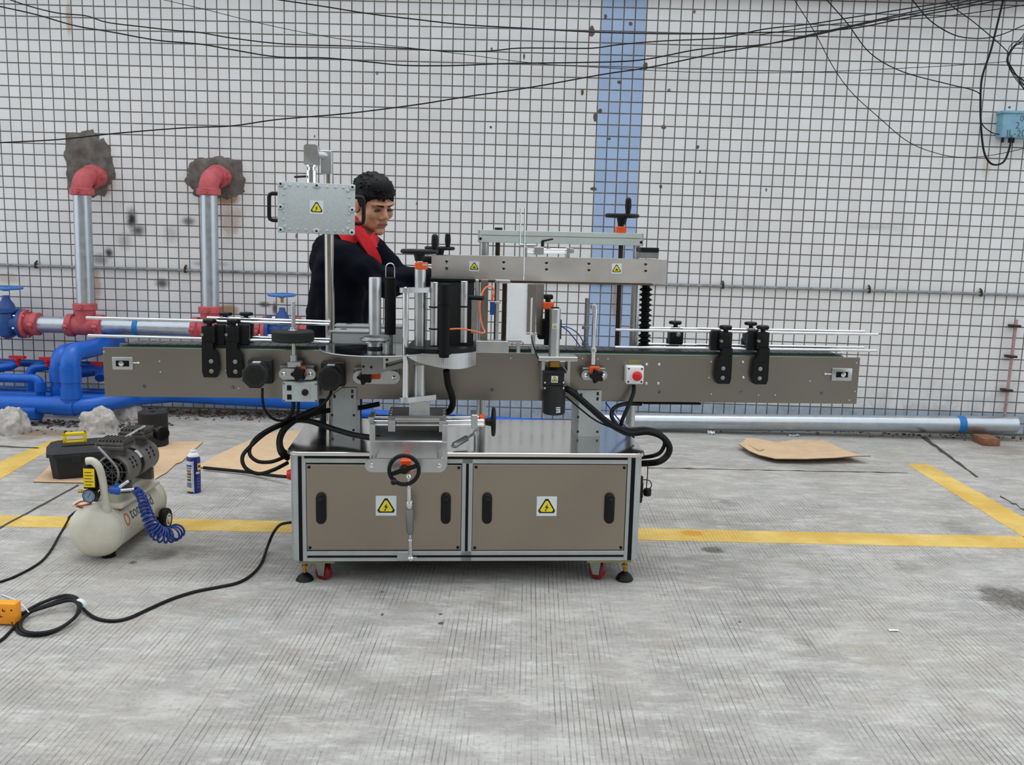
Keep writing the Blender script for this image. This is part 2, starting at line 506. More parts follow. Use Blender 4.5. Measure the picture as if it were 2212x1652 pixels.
# broom grooves running away from the viewer, worn off in places
wob = N.math('MULTIPLY', N.math('SUBTRACT', N.noise(N.vm('MULTIPLY', p, (9, 0.8, 1)), 1.0, 3), 0.5), 0.011)
xx = N.math('ADD', sx.outputs[0], wob)
ph = N.math('FRACT', N.math('DIVIDE', xx, 0.0165))
tri = N.math('ABSOLUTE', N.math('SUBTRACT', ph, 0.5))
groove = N.ramp(tri, 0.0, 0.17, 1.0, 0.0)
cellx = N.math('FLOOR', N.math('DIVIDE', xx, 0.0165))
wn = N.n('ShaderNodeTexWhiteNoise', noise_dimensions='1D'); N.l(cellx, wn.inputs['W'])
each = N.ramp(wn.outputs['Value'], 0.0, 1.0, 0.5, 1.0)
worn = N.ramp(N.noise(N.vm('MULTIPLY', p, (2.4, 1.5, 1)), 1.6, 6, 0.65), 0.37, 0.6)
brk = N.ramp(N.noise(N.vm('MULTIPLY', p, (40, 6, 1)), 1.0, 4, 0.7), 0.32, 0.55)
far = N.ramp(sx.outputs[1], 4.4, 5.2, 1.0, 0.0)
gm = N.math('MULTIPLY', N.math('MULTIPLY', N.math('MULTIPLY', groove, each), N.math('MULTIPLY', worn, brk)), far)
cc = N.mix(N.math('MULTIPLY', gm, 0.8), cc, lin((78, 73, 67)))
STAIN = [fl_spot(2180, 1292, 75, 40, 0.8), fl_spot(1540, 1187, 32, 9, 0.75), fl_spot(1065, 1308, 55, 13, 0.22), fl_spot(825, 1278, 8, 3, 0.9), fl_spot(952, 1346, 8, 4, 0.95),
         fl_spot(952, 1326, 7, 3, 0.9), fl_spot(826, 1327, 5, 4, 0.9), fl_spot(288, 1215, 12, 4, 0.8), fl_spot(1598, 1343, 5, 4, 0.9), fl_spot(1735, 1387, 28, 11, 0.4),
         fl_spot(1960, 1225, 45, 16, 0.3), fl_spot(2070, 1140, 45, 20, 0.35), fl_spot(1570, 1085, 26, 9, 0.3), fl_spot(590, 1120, 60, 30, 0.25), fl_spot(345, 1195, 60, 24, 0.45), fl_spot(430, 1190, 60, 20, 0.25), fl_spot(120, 1175, 60, 25, 0.25)]
cc = N.mix(N.math('MULTIPLY', spot_mask(N, p, STAIN, 0.8, 11, 0.35), N.ramp(fine, 0.25, 0.6, 0.55, 1.0)), cc, lin((66, 59, 53)))
RSTY = [fl_spot(100, 935, 110, 12, 0.7), fl_spot(60, 945, 50, 8, 0.6), fl_spot(380, 890, 120, 9, 0.6), fl_spot(2140, 965, 70, 20, 0.3)]
cc = N.mix(spot_mask(N, p, RSTY, 0.5, 6, 0.4), cc, lin((124, 98, 72)))
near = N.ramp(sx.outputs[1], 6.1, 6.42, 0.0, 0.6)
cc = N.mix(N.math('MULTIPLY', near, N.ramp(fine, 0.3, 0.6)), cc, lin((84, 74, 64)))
N.col(cc)
h = N.math('SUBTRACT', N.math('MULTIPLY', fine, 0.35), N.math('MULTIPLY', gm, 1.0))
N.bump(h, 0.45, 0.004)
FLOORM = N.set(0.88, 0.0, 0.3)
fb = B().box((-12, -8, -0.25), (12, WALL_Y+0.2, 0.0))
floor = put('floor', fb, FLOORM, flat=True); floor['kind'] = 'structure'
floor['label'] = 'weathered grey concrete yard with broom grooves'

# unseen facade added behind the viewer: shapes daylight and stands in for reflected surroundings
N = NT('added_facade'); p = N.pos()
N.col(N.mix(N.noise(p, 0.8, 4), lin((112, 104, 94)), lin((138, 128, 116))))
OPPM = N.set(0.8)
ob = B().box((-12, -8.4, 0), (12, -8.0, 5.5))
opp = put('wall_stand_in', ob, OPPM, flat=True); opp['kind'] = 'structure'
opp['label'] = 'plain facade added out of view to shape daylight and reflections'

# painted lines
N = NT('worn_yellow_road_paint'); p = N.pos()
cc = N.mix(N.ramp(N.noise(p, 4, 5, 0.6), 0.35, 0.7), lin((206, 168, 78)), lin((222, 192, 112)))
cc = N.mix(spot_mask(N, p, [fl_spot(1495, 1152, 30, 7, 0.8), fl_spot(1010, 1140, 40, 8, 0.5)], 0.5, 10), cc, lin((200, 142, 30)))
wr = N.ramp(N.noise(N.vm('MULTIPLY', p, (3, 6, 1)), 7, 7, 0.75), 0.5, 0.74, 0, 0.8)
cc = N.mix(wr, cc, lin((162, 150, 130)))
sxx = N.n('ShaderNodeSeparateXYZ'); N.l(p, sxx.inputs[0])
phx = N.math('ABSOLUTE', N.math('SUBTRACT', N.math('FRACT', N.math('DIVIDE', sxx.outputs[0], 0.0165)), 0.5))
gg = N.math('MULTIPLY', N.ramp(phx, 0.0, 0.16, 1, 0), N.ramp(N.noise(p, 3, 4), 0.42, 0.62, 0, 0.5))
cc = N.mix(gg, cc, lin((110, 98, 72)))
N.col(cc)
PAINT = N.set(0.85, 0.0, 0.3)
def strip(name, px_pts, m, h=0.0012, parent=floor, label=None):
    b = B(); ps = [gp(x, y) for x, y in px_pts]
    b.prism([V((q.x, q.y, 0.0001)) for q in ps], (0, 0, h))
    o = put(name, b, m, parent, flat=True)
    if label: o['label'] = label
    return o
def wavy(a, b, n, amp, seed):
    out = []
    for i in range(n+1):
        t = i/n
        out.append((a[0]+(b[0]-a[0])*t, a[1]+(b[1]-a[1])*t+amp*mnoise.noise(V((i*0.9, seed, 0)))))
    return out
strip('painted_line', wavy((-420, 1104), (2700, 1169), 60, 1.6, 1)+wavy((2700, 1195), (-420, 1128), 60, 1.6, 5), PAINT, label='long yellow bay line crossing the yard')
strip('painted_line', wavy((1958, 1002), (2004, 1002), 3, 0.5, 2)+wavy((2004, 1002), (2230, 1128), 12, 2, 3)+wavy((2230, 1172), (1958, 1002), 12, 2, 4), PAINT, label='slanting yellow bay line by the long steel pipe')
strip('painted_line', [(-30, 1010), (60, 972), (110, 951), (178, 947), (84, 985), (-30, 1054)], PAINT, label='slanting yellow bay line under the toolbox')
JOINT = mat('dark_joint', (70, 62, 55), 0.95, 0, 0.3, 30)
strip('slab_joint', wavy((-10, 1144), (168, 1047), 12, 1.5, 3)+wavy((171, 1049), (-10, 1148), 12, 1.5, 3.2), JOINT, 0.0016)
strip('slab_joint', wavy((-10, 962), (84, 967), 8, 1, 3)+wavy((84, 969), (-10, 965), 8, 1, 3.3), JOINT)
strip('slab_joint', wavy((1988, 944), (2108, 1030), 14, 3, 8)+wavy((2114, 1031), (1998, 943), 14, 3, 9), JOINT, 0.002)
strip('slab_joint', wavy((1400, 1010), (1962, 1021), 26, 1.6, 8)+wavy((1962, 1022), (1400, 1011.2), 26, 1.6, 8.1), JOINT)
strip('slab_joint', wavy((2160, 1070), (2230, 1110), 8, 4, 8)+wavy((2230, 1112), (2160, 1073), 8, 4, 8.1), JOINT)

# conduit along the wall
b = B(); a0 = wp(-250, 564.5, WALL_Y-0.022); a1 = wp(2500, 646, WALL_Y-0.022)
b.cyl(a0, a1, 0.0105, n=10)
cond = put('wall_conduit', b, mat('rusty_grey_conduit', (136, 140, 142), 0.5, 0.3, 0.25, 30, dirt=0.5))
tag(cond, 'thin grey conduit clipped along the tiled wall at waist height', 'conduit')
for x in (84, 411, 1315, 1575, 1888, 2126):
    t = (x+250)/2750; q = a0.lerp(a1, t)
    b = B(); b.box((q.x-0.007, WALL_Y-0.036, q.z-0.017), (q.x+0.007, WALL_Y-0.004, q.z+0.018), 0.003)
    b.cyl((q.x, WALL_Y-0.03, q.z+0.02), (q.x, WALL_Y-0.005, q.z+0.034), 0.006, n=8)
    put('conduit_clip', b, SPRING, cond)
# ------------------------------------------------------------------ the labelling machine
MACH = empty('labelling_machine', mat=MMAT)
tag(MACH, 'stainless steel labelling machine with a long conveyor on a wheeled cabinet', 'machine')
def mrect(x0, y0, x1, y1, v0, v1):
    xm, ym = (x0+x1)/2, (y0+y1)/2
    u0 = mp(x0, ym, v0).x; u1 = mp(x1, ym, v0).x
    z1 = mp(xm, y0, v0).z; z0 = mp(xm, y1, v0).z
    return V((u0, v0, z0)), V((u1, v1, z1))
def mbox(b, x0, y0, x1, y1, v0, v1, bev=0.001, seg=1):
    lo, hi = mrect(x0, y0, x1, y1, v0, v1)
    return b.box(lo, hi, bev, seg)
def mcz(b, x, y0, y1, rp, v, n=18, ch=0.0, r1p=None):   # upright cylinder
    a = mp(x, y1, v); t = mp(x, y0, v); u = (a.x+t.x)/2
    s = ms(v, x, (y0+y1)/2)
    return b.cyl((u, v, a.z), (u, v, t.z), rp*s, None if r1p is None else r1p*s, n, ch)
def screw(b, px, py, v, rp, h=0.004, n=8, dirv=-1):
    c = mp(px, py, v); r = rp*ms(v)
    return b.lathe(c, (0, dirv, 0), [(r, -0.001), (r, h*0.6), (r*0.7, h)], n)
def M_(name, b, m, parent=MACH, **k): return put(name, b, m, parent, **k)

def warning(px, py, sp_, v, parent, kind='bolt', tilt=0.0):
    """square sticker with a yellow warning triangle"""
    c = mp(px, py, v); h = sp_*ms(v)/2
    b = B()
    def P(x, z, d): return V((c.x+x*h, v-d, c.z+z*h))
    b.mi = 0; b.box((c.x-h, v-0.0008, c.z-h), (c.x+h, v+0.0004, c.z+h))
    b.mi = 1
    def tri(k, d, off=0.0):
        pts = []
        for a0 in (90, 210, 330):
            for da in (-9, 9):
                a = math.radians(a0+da)
                pts.append(P(k*math.cos(a), k*math.sin(a)*0.98-0.14+off, d))
        pts.reverse()
        b.prism(pts, (0, -0.0003, 0))
    tri(0.92, 0.0009)
    b.mi = 2; tri(0.70, 0.0013)
    b.mi = 1
    if kind == 'bolt':
        pl = [(0.10, 0.34), (-0.20, -0.08), (-0.02, -0.06), (-0.12, -0.40), (0.20, 0.02), (0.02, 0.02)]
        b.prism([P(x, z-0.08, 0.0017) for x, z in pl], (0, -0.0003, 0))
        b.prism([P(x, z-0.08, 0.0017) for x, z in [(-0.2, -0.28), (-0.02, -0.32), (-0.12, -0.46)]], (0, -0.0003, 0))
    else:
        for pl in ([(-0.34, -0.36), (0.36, -0.36), (0.36, -0.27), (-0.34, -0.27)], [(-0.1, -0.24), (0.12, -0.24), (0.05, 0.12), (-0.02, 0.12)], [(0.1, -0.22), (0.3, -0.22), (0.12, 0.0)], [(-0.26, -0.2), (-0.12, -0.2), (-0.04, -0.02), (-0.12, 0.02)]):
            b.prism([P(x, z-0.06, 0.0017) for x, z in pl], (0, -0.0003, 0))
    return put('warning_label', b, [LABW, LABK, LABY], parent, flat=True, label='square sticker with a yellow warning triangle')

UL, UR = -0.652, 0.650                 # cabinet sides
ZB, ZT, ZTOP = 0.093, 0.492, 0.508
VD = 0.60
# cabinet core
b = B(); b.box((UL+0.02, 0.012, ZB+0.004), (UR-0.02, VD-0.012, ZT), 0)
core = M_('cabinet_body', b, mat('dark_cabinet_inside', (34, 33, 32), 0.7))
# rounded corner columns
CRAD = 0.05
for sx_, vv in ((-1, 0), (1, 0), (-1, 1), (1, 1)):
    b = B(); pts = []
    cx = (UL+CRAD) if sx_ < 0 else (UR-CRAD); cy = CRAD if vv == 0 else VD-CRAD
    a0 = {(-1, 0): 180, (1, 0): 270, (1, 1): 0, (-1, 1): 90}[(sx_, vv)]
    for k in range(9):
        a = math.radians(a0+90*k/8); pts.append(V((cx+CRAD*math.cos(a), cy+CRAD*math.sin(a), ZB)))
    pts.append(V((cx, cy, ZB)))
    b.prism(pts, (0, 0, ZT-ZB)); M_('corner_column', b, ALUP, core)
# uprights, rails
def upright(u0, u1):
    b = B(); b.box((u0, -0.001, ZB), (u1, 0.03, ZT), 0.001, 1); M_('upright', b, ALUP, core)
def slot(lo, hi):
    b = B(); b.box(lo, hi); M_('black_slot', b, RUBBER, core)
uls = [mp(x, 1100, 0).x for x in (645.5, 653.5, 661.5)]
urs = [mp(x, 1100, 0).x for x in (1352, 1360, 1367)]
umd = [mp(x, 1100, 0).x for x in (997, 1005.5, 1011.5, 1020)]
upright(uls[0], uls[2]); slot((uls[0]-0.001, -0.0022, ZB+0.002), (uls[1]-0.001, 0.0, ZT-0.002))
upright(urs[0], urs[2]); slot((urs[1]-0.001, -0.0022, ZB+0.002), (urs[2]+0.002, 0.0, ZT-0.002))
z_a, z_b = mp(1000, 1190, 0).z, mp(1000, 1001, 0).z     # door opening
upright(umd[0], umd[3]); slot((umd[1], -0.0022, z_a), (umd[2], 0.0, z_b))
b = B(); b.box((uls[2], -0.001, ZB), (urs[0], 0.03, z_a), 0.001, 1); M_('bottom_rail', b, ALUP, core)
b = B(); b.box((uls[2], -0.001, z_b), (urs[0], 0.03, ZT), 0.001, 1); M_('top_rail', b, ALUP, core)
zz = mp(1000, 1201, 0).z; slot((uls[2]+0.002, -0.0022, zz-0.004), (urs[0]-0.002, 0.0, zz+0.004))
zz = mp(1000, 989, 0).z; slot((uls[2]-0.005, -0.0022, zz-0.004), (urs[0]-0.002, 0.0, zz+0.005))
# side rails and panels
for s_, u in ((-1, UL), (1, UR)):
    b = B(); b.box((min(u, u-s_*0.012), CRAD, ZB), (max(u, u-s_*0.012), VD-CRAD, ZT), 0.001, 1); M_('side_panel', b, STEEL, core)
b = B(); b.box((UL+CRAD, VD-0.012, ZB), (UR-CRAD, VD, ZT), 0.001, 1); M_('back_panel', b, STEEL, core)
# doors
def door(x0, x1, label_px, handles):
    b = B(); lo, hi = mrect(x0, 1003.5, x1, 1188, 0, 0.01); lo.y = -0.0005
    b.box(lo, hi, 0.0015, 1)
    d = M_('cabinet_door', b, STEEL)
    for sx_ in (lo.x+0.011, hi.x-0.011):
        for sz in (lo.z+0.010, hi.z-0.010):
            b = B(); b.lathe((sx_, -0.0005, sz), (0, -1, 0), [(0.006, 0), (0.006, 0.002), (0.0035, 0.0035)], 10); M_('door_screw', b, BLACK, d)
    for hx in handles:
        c = mp(hx, 1097, 0); b = B()
        w_, h_ = 0.0185, 0.058
        pts = []
        for k in range(13):
            a = PI*k/12; pts.append(V((c.x+w_*math.cos(a), -0.001, c.z+h_-w_+w_*math.sin(a))))
        for k in range(13):
            a = PI+PI*k/12; pts.append(V((c.x+w_*math.cos(a), -0.001, c.z-h_+w_+w_*math.sin(a))))
        rr = []
        for k, dd in ((1.0, 0.0), (0.98, 0.012), (0.8, 0.019), (0.5, 0.021)):
            rr.append([V((c.x+(q.x-c.x)*k, -0.0008-dd, c.z+(q.z-c.z)*(1-(1-k)*0.4))) for q in pts])
        rr = [list(reversed(r_)) for r_ in rr]
        b.rings(rr)
        b.sph((c.x, -0.0215, c.z+0.034), (0.0095, 0.004, 0.0095), 12, 8)
        M_('door_handle', b, BLACK, d)
    warning(label_px[0], label_px[1], 45, -0.001, d)
    return d
door(662, 996.5, (834, 1092), (694, 963))
door(1020.5, 1351, (1181, 1093), (1052, 1316))
# table top
b = B(); pts = []
U0, U1, W0, W1, RR = UL-0.010, UR+0.008, -0.008, VD+0.01, 0.052
for cx, cy, a0 in ((U1-RR, W1-RR, 0), (U0+RR, W1-RR, 90), (U0+RR, W0+RR, 180), (U1-RR, W0+RR, 270)):
    for k in range(9):
        a = math.radians(a0+90*k/8); pts.append(V((cx+RR*math.cos(a), cy+RR*math.sin(a), 0)))
rr = []
for z, ins in ((ZT+0.0005, 0.002), (ZT+0.002, 0.0), (ZTOP-0.002, 0.0), (ZTOP, 0.002)):
    c = V(((U0+U1)/2, (W0+W1)/2, 0))
    rr.append([V((q.x+(c.x-q.x)*ins/0.5, q.y+(c.y-q.y)*ins/0.3, z)) for q in pts])
b.rings(rr)
M_('table_top', b, TOPST, flat=True)
# feet and castors
def foot(u, v):
    b = B(); b.lathe((u, v, 0.0), (0, 0, 1), [(0.033, 0), (0.034, 0.004), (0.026, 0.018), (0.014, 0.028), (0.007, 0.032)], 20)
    f = M_('levelling_foot', b, BLACK)
    b = B(); b.cyl((u, v, 0.028), (u, v, ZB), 0.006, n=10).lathe((u, v, 0.052), (0, 0, 1), [(0.012, 0), (0.012, 0.009)], 6); M_('threaded_stem', b, BRASS, f)
def castor(u, v):
    b = B(); b.lathe((u-0.014, v, 0.031), (1, 0, 0), [(0.022, 0), (0.031, 0.004), (0.031, 0.024), (0.022, 0.028)], 24)
    rot = Matrix.Translation((u, v, 0)) @ Matrix.Rotation(math.radians(62), 4, 'Z') @ Matrix.Translation((-u, -v, 0))
    b.bm.transform(rot)
    w_ = M_('castor_wheel', b, mat('red_castor', (118, 18, 22), 0.4) if 'red_castor' not in MATS else MATS['red_castor'])
    b = B()
    for s_ in (-1, 1):
        x = u+s_*0.018
        pl = [V((x, v-0.012, 0.022)), V((x, v+0.012, 0.022)), V((x, v+0.03, 0.082)), V((x, v-0.02, 0.082))]
        b.prism(pl, (0.003*s_, 0, 0))
    b.box((u-0.024, v-0.024, 0.080), (u+0.024, v+0.034, ZB), 0.002, 1)
    b.cyl((u-0.023, v, 0.031), (u+0.023, v, 0.031), 0.005, n=8)
    b.bm.transform(rot)
    M_('castor_fork', b, ALUD, w_)
for v in (0.05, VD-0.05):
    foot(UL+0.045, v); foot(UR-0.045, v)
    castor(UL+0.115, v+0.008); castor(UR-0.15, v+0.008)
b = B(); b.box((UL+0.03, 0.004, ZB-0.009), (UL+0.16, 0.06, ZB-0.0005)); b.box((UR-0.20, 0.004, ZB-0.009), (UR-0.03, 0.06, ZB-0.0005)); M_('base_shim', b, mat('olive_tape', (132, 128, 84), 0.7), split=True)

# ---------------------------------------------------------------- conveyor
VP, VB = 0.300, 0.432                  # front and back plates
cz0, cz1 = 0.648, 0.839
cu0, cu1 = mp(224, 800, VP).x, mp(1854, 825, VP).x
b = B(); b.box((cu0, VP, cz0), (cu1, VP+0.004, cz1), 0.0008, 1)
CP = M_('conveyor_side_plate', b, STEELD)
b = B(); b.box((cu0+0.02, VB-0.004, cz0), (cu1-0.02, VB, cz1), 0.0008, 1); M_('conveyor_side_plate', b, STEELD)
b = B()
for k in range(9):
    u = cu0+0.15+k*(cu1-cu0-0.3)/8; b.cyl((u, VP, 0.69), (u, VB, 0.69), 0.008, n=8)
b.box((cu0+0.03, VP+0.004, cz0+0.02), (cu1-0.03, VB-0.004, cz0+0.04))
M_('cross_stay', b, ALUD, split=True)
# slat chain belt: top run, round noses, return run
bu0, bu1 = cu0+0.035, cu1-0.045
b = B(); zt, rn = cz1+0.010, 0.05
path = [V((bu1-rn, 0, zt)), V((bu0+rn+0.03, 0, zt))]
loop = []
for k in range(0, 9): a = PI/2+PI*k/8; loop.append((bu0+rn+rn*math.cos(a)*0.8, zt-rn+rn*math.sin(a)))
for k in range(0, 9): a = -PI/2+PI*k/8; loop.append((bu1-rn+rn*math.cos(a)*0.8, zt-rn+rn*math.sin(a)))
va, vb_ = VP+0.012, VB-0.012
b.rings([[V((x, v, z)) for x, z in loop] for v in (va, vb_)])
BELTO = M_('conveyor_belt', b, BELT)
b = B(); n_sl = 74
for k in range(n_sl):
    u = bu0+rn+0.004+(bu1-bu0-2*rn-0.008)*k/n_sl; d = (bu1-bu0-2*rn)/n_sl
    b.box((u, VP+0.008, zt), (u+d-0.0025, VB-0.008, zt+0.004))
o = M_('belt_slats', b, BELT, BELTO); o['kind'] = 'stuff'
for v in (VP+0.001, VB-0.006):
    b = B(); b.box((cu0+0.06, v, cz1), (cu1-0.07, v+0.005, cz1+0.004)); M_('wear_strip', b, GREENS, BELTO)
# tension adjusters
for x0, y0, x1, y1, sx_, fl_ in ((242, 771, 287, 799, 299, 1), (1797, 795, 1841, 823, 1783, -1)):
    lo, hi = mrect(x0, y0, x1, y1, VP-0.007, VP)
    b = B(); b.box(lo, hi, 0.006, 2); ad = M_('tension_adjuster', b, ALU, CP)
    c = (lo+hi)/2
    b = B(); b.box((c.x-0.025, lo.y-0.0012, c.z-0.0115), (c.x+0.025, lo.y+0.001, c.z+0.0115), 0.001, 1); M_('adjuster_slot', b, RUBBER, CP)
    b = B(); b.lathe((c.x-fl_*0.004, lo.y-0.001, c.z), (0, -1, 0), [(0.010, 0), (0.010, 0.003), (0.006, 0.004)], 12)
    a = mp(sx_, (y0+y1)/2-1, lo.y); e = hi.x if fl_ > 0 else lo.x
    b.cyl((e, lo.y+0.004, a.z), (a.x, lo.y+0.004, a.z), 0.0022, n=8).lathe((a.x, lo.y+0.004, a.z), (fl_, 0, 0), [(0.004, -0.003), (0.005, 0.003)], 8)
    M_('adjuster_bolt', b, CHROME, CP, split=True)
# plate screws
for x, y in ((1397, 787), (1424, 787), (1396, 828), (1422, 828), (1536, 781), (1605, 782), (1531, 815), (1606, 815), (1749, 823), (1536, 851), (1638, 853), (1674, 853),
             (1850, 784), (1846, 845), (1834, 864), (1103, 773), (1258, 774), (1291, 775), (1313, 775), (225, 760), (345, 780), (347, 803), (489, 800), (516, 838)):
    b = B(); screw(b, x, y, VP, 3.2 if x in (1397, 1424, 1396, 1422, 1605, 1606) else 2.0, 0.004); M_('plate_screw', b, CHROME, CP)

# guide rails and their clamps
def rod(p, q, v, r=0.0058, name='guide_rod', m=CHROME, parent=MACH, v2=None):
    a = mp(p[0], p[1], v); c = mp(q[0], q[1], v if v2 is None else v2)
    b = B(); b.cyl(a, c, r, n=12, ch=0.0012); return M_(name, b, m, parent)
VR0, VR1 = 0.318, 0.414
GL = rod((186, 686), (712, 700.5), VR0); rod((190, 724.5), (712, 739), VR0)
rod((447, 686), (714, 695), VR1); rod((447, 726), (714, 733), VR1)
rod((1330, 712), (1897, 722.5), VR0); rod((1328, 749.5), (1895, 757.5), VR0)
rod((1380, 708), (1868, 716), VR1); rod((1378, 743), (1866, 750.5), VR1)
def star_knob(b, c, ax, r, h, lobes=5):
    c = V(c); ax, a, d = b._frame(ax); rr = []
    for (k, hh) in ((0.82, 0.0), (1.0, h*0.25), (1.0, h*0.75), (0.8, h)):
        ring = []
        for j in range(40):
            t = 2*PI*j/40; q = r*k*(0.84+0.16*math.cos(lobes*t))
            ring.append(c+ax*hh+(a*math.cos(t)+d*math.sin(t))*q)
        rr.append(ring)
    return b.rings(rr)
def front_clamp(xc, ytop, ybot, lean, fl):
    """black bracket bolted on the plate that carries two guide rods"""
    s = ms(0.28, xc, 760); c = mp(xc, 780, 0.276)
    zt_, zb_ = mp(xc, ytop+48, 0.28).z, mp(xc, ybot, 0.28).z
    zm = zt_-0.012
    w0 = 0.030
    b = B()
    x0 = c.x
    poly = [V((x0-w0*0.9, 0.268, zb_)), V((x0+w0*0.65, 0.268, zb_)), V((x0+w0*1.0, 0.268, zb_+0.028)), V((x0+w0*0.9, 0.268, zm-0.04)), V((x0+w0*0.35, 0.268, zm-0.012)), V((x0+w0*0.35, 0.268, zt_)), V((x0-w0*1.05, 0.268, zt_)), V((x0-w0*1.1, 0.268, zb_+0.02))]
    if fl < 0:
        poly = [V((2*x0-q.x, q.y, q.z)) for q in poly][::-1]
    b.prism(poly, (0, VP-0.268, 0))
    cl = M_('rail_clamp', b, BLACK)
    b = B()
    z_h = mp(xc, ytop+14, 0.28).z
    xo = x0-w0*0.2*fl
    b.box((xo-0.027, 0.272, zt_-0.006), (xo+0.024, 0.306, z_h), 0.005)
    b.box((xo-0.020+fl*0.034, 0.296, zt_-0.014), (xo+0.020+fl*0.034, 0.334, z_h+0.004), 0.004)
    M_('clamp_head', b, BLACK, cl)
    b = B(); b.cyl((xo, 0.288, z_h-0.004), (xo, 0.288, z_h+0.014), 0.010, n=10)
    star_knob(b, (xo, 0.288, z_h+0.010), (0, 0, 1), 0.027, 0.016); M_('clamp_knob', b, BLACK, cl)
    for zz in (zb_+0.024, zb_+0.062):
        b = B(); b.lathe((x0+0.002*fl, 0.268, zz), (0, -1, 0), [(0.0085, -0.002), (0.0085, 0.001), (0.006, 0.002)], 12); M_('clamp_bolt', b, ALUD, cl)
    b = B()
    b.cyl((xo-0.022, 0.28, zt_+0.028), (xo-0.022, 0.262, zt_+0.028), 0.006, n=8); M_('clamp_bolt', b, ALUD, cl)
    return cl
front_clamp(456, 690, 814, 0, 1)
front_clamp(508, 690, 815, 0, 1)
front_clamp(1563, 703, 828, 0, -1)
front_clamp(1643, 703, 829, 0, -1)
def back_clamp(xc, ytop, ybot):
    c = mp(xc, ytop, 0.43); z0 = mp(xc, ybot, 0.43).z
    b = B(); b.box((c.x-0.03, 0.436, cz0+0.06), (c.x+0.02, 0.46, z0+0.02), 0.003)
    b.box((c.x-0.028, 0.40, z0), (c.x+0.028, 0.455, c.z-0.03), 0.005)
    cl = M_('rail_clamp', b, BLACK)
    b = B(); b.cyl((c.x, 0.43, c.z-0.034), (c.x, 0.43, c.z-0.012), 0.009, n=10); star_knob(b, (c.x, 0.43, c.z-0.016), (0, 0, 1), 0.028, 0.014); M_('clamp_knob', b, BLACK, cl)
    b = B(); b.lathe((c.x+0.006, 0.40, c.z-0.055), (0, -1, 0), [(0.0095, -0.002), (0.0095, 0.0015), (0.006, 0.003)], 12); M_('clamp_bolt', b, ALUD, cl)
back_clamp(486, 673, 740); back_clamp(531, 673, 740)
back_clamp(1460, 692, 742); back_clamp(1623, 694, 742)

# emergency stop box
lo, hi = mrect(1353, 791, 1391, 830, VP-0.055, VP-0.004)
b = B(); b.box(lo, hi, 0.006, 3); es = M_('emergency_stop_box', b, WHITEP)
c = (lo+hi)/2
b = B(); b.cyl((c.x+0.004, lo.y+0.002, c.z), (c.x+0.004, lo.y-0.014, c.z), 0.011, n=18); b.lathe((c.x+0.004, lo.y-0.012, c.z), (0, -1, 0), [(0.015, 0), (0.019, 0.003), (0.019, 0.012), (0.014, 0.016), (0.004, 0.0175)], 24)
M_('mushroom_button', b, RED, es)
for dx in (-1, 1):
    for dz in (-1, 1):
        b = B(); b.lathe((c.x+dx*0.026, lo.y, c.z+dz*0.026), (0, -1, 0), [(0.0038, -0.002), (0.0038, 0.001)], 10); M_('box_screw', b, DARKM, es)
lo2, hi2 = mrect(1358, 777, 1382, 791, VP-0.002, VP)
b = B(); b.box(lo2, hi2); M_('faded_sticker', b, mat('faded_yellow_sticker', (128, 122, 66), 0.6), es)

# conveyor legs: bracket plates on the table
def bracket(x0, x1, ytop, chamfer):
    lo, hi = mrect(x0, ytop, x1, 940, VP-0.012, VP-0.002); lo.z = ZTOP
    b = B(); zc = hi.z
    poly = [V((lo.x, lo.y, lo.z)), V((hi.x, lo.y, lo.z)), V((hi.x, lo.y, zc))]
    if chamfer: poly += [V((lo.x+0.045, lo.y, zc)), V((lo.x, lo.y, zc-0.035))]
    else: poly += [V((lo.x, lo.y, zc))]
    b.prism(poly, (0, 0.01, 0))
    b.box((lo.x, lo.y, ZTOP), (lo.x+0.008, VB+0.01, 0.66), 0)
    b.box((hi.x-0.008, lo.y+0.004, ZTOP), (hi.x, VB+0.01, 0.66), 0)
    b.box((lo.x, VB, ZTOP), (hi.x, VB+0.01, 0.72), 0)
    br = M_('conveyor_leg', b, GREYP)
    w_, h_ = hi.x-lo.x, zc-lo.z
    for fx, fz in (((0.16, 0.82) if chamfer else (0.16, 0.9)), (0.84, 0.93), (0.84, 0.82), (0.06, 0.42), (0.9, 0.42), (0.07, 0.1), (0.88, 0.1)):
        b = B(); b.box((lo.x+fx*w_-0.0045, lo.y-0.0012, lo.z+fz*h_-(0.007 if fz > 0.8 else 0.0045)), (lo.x+fx*w_+0.0045, lo.y+0.001, lo.z+fz*h_+(0.007 if fz > 0.8 else 0.0045)), 0.003, 2); M_('bolt_hole', b, DARKM, br)
bracket(714, 770, 838, True)
bracket(1246, 1298, 843, False)

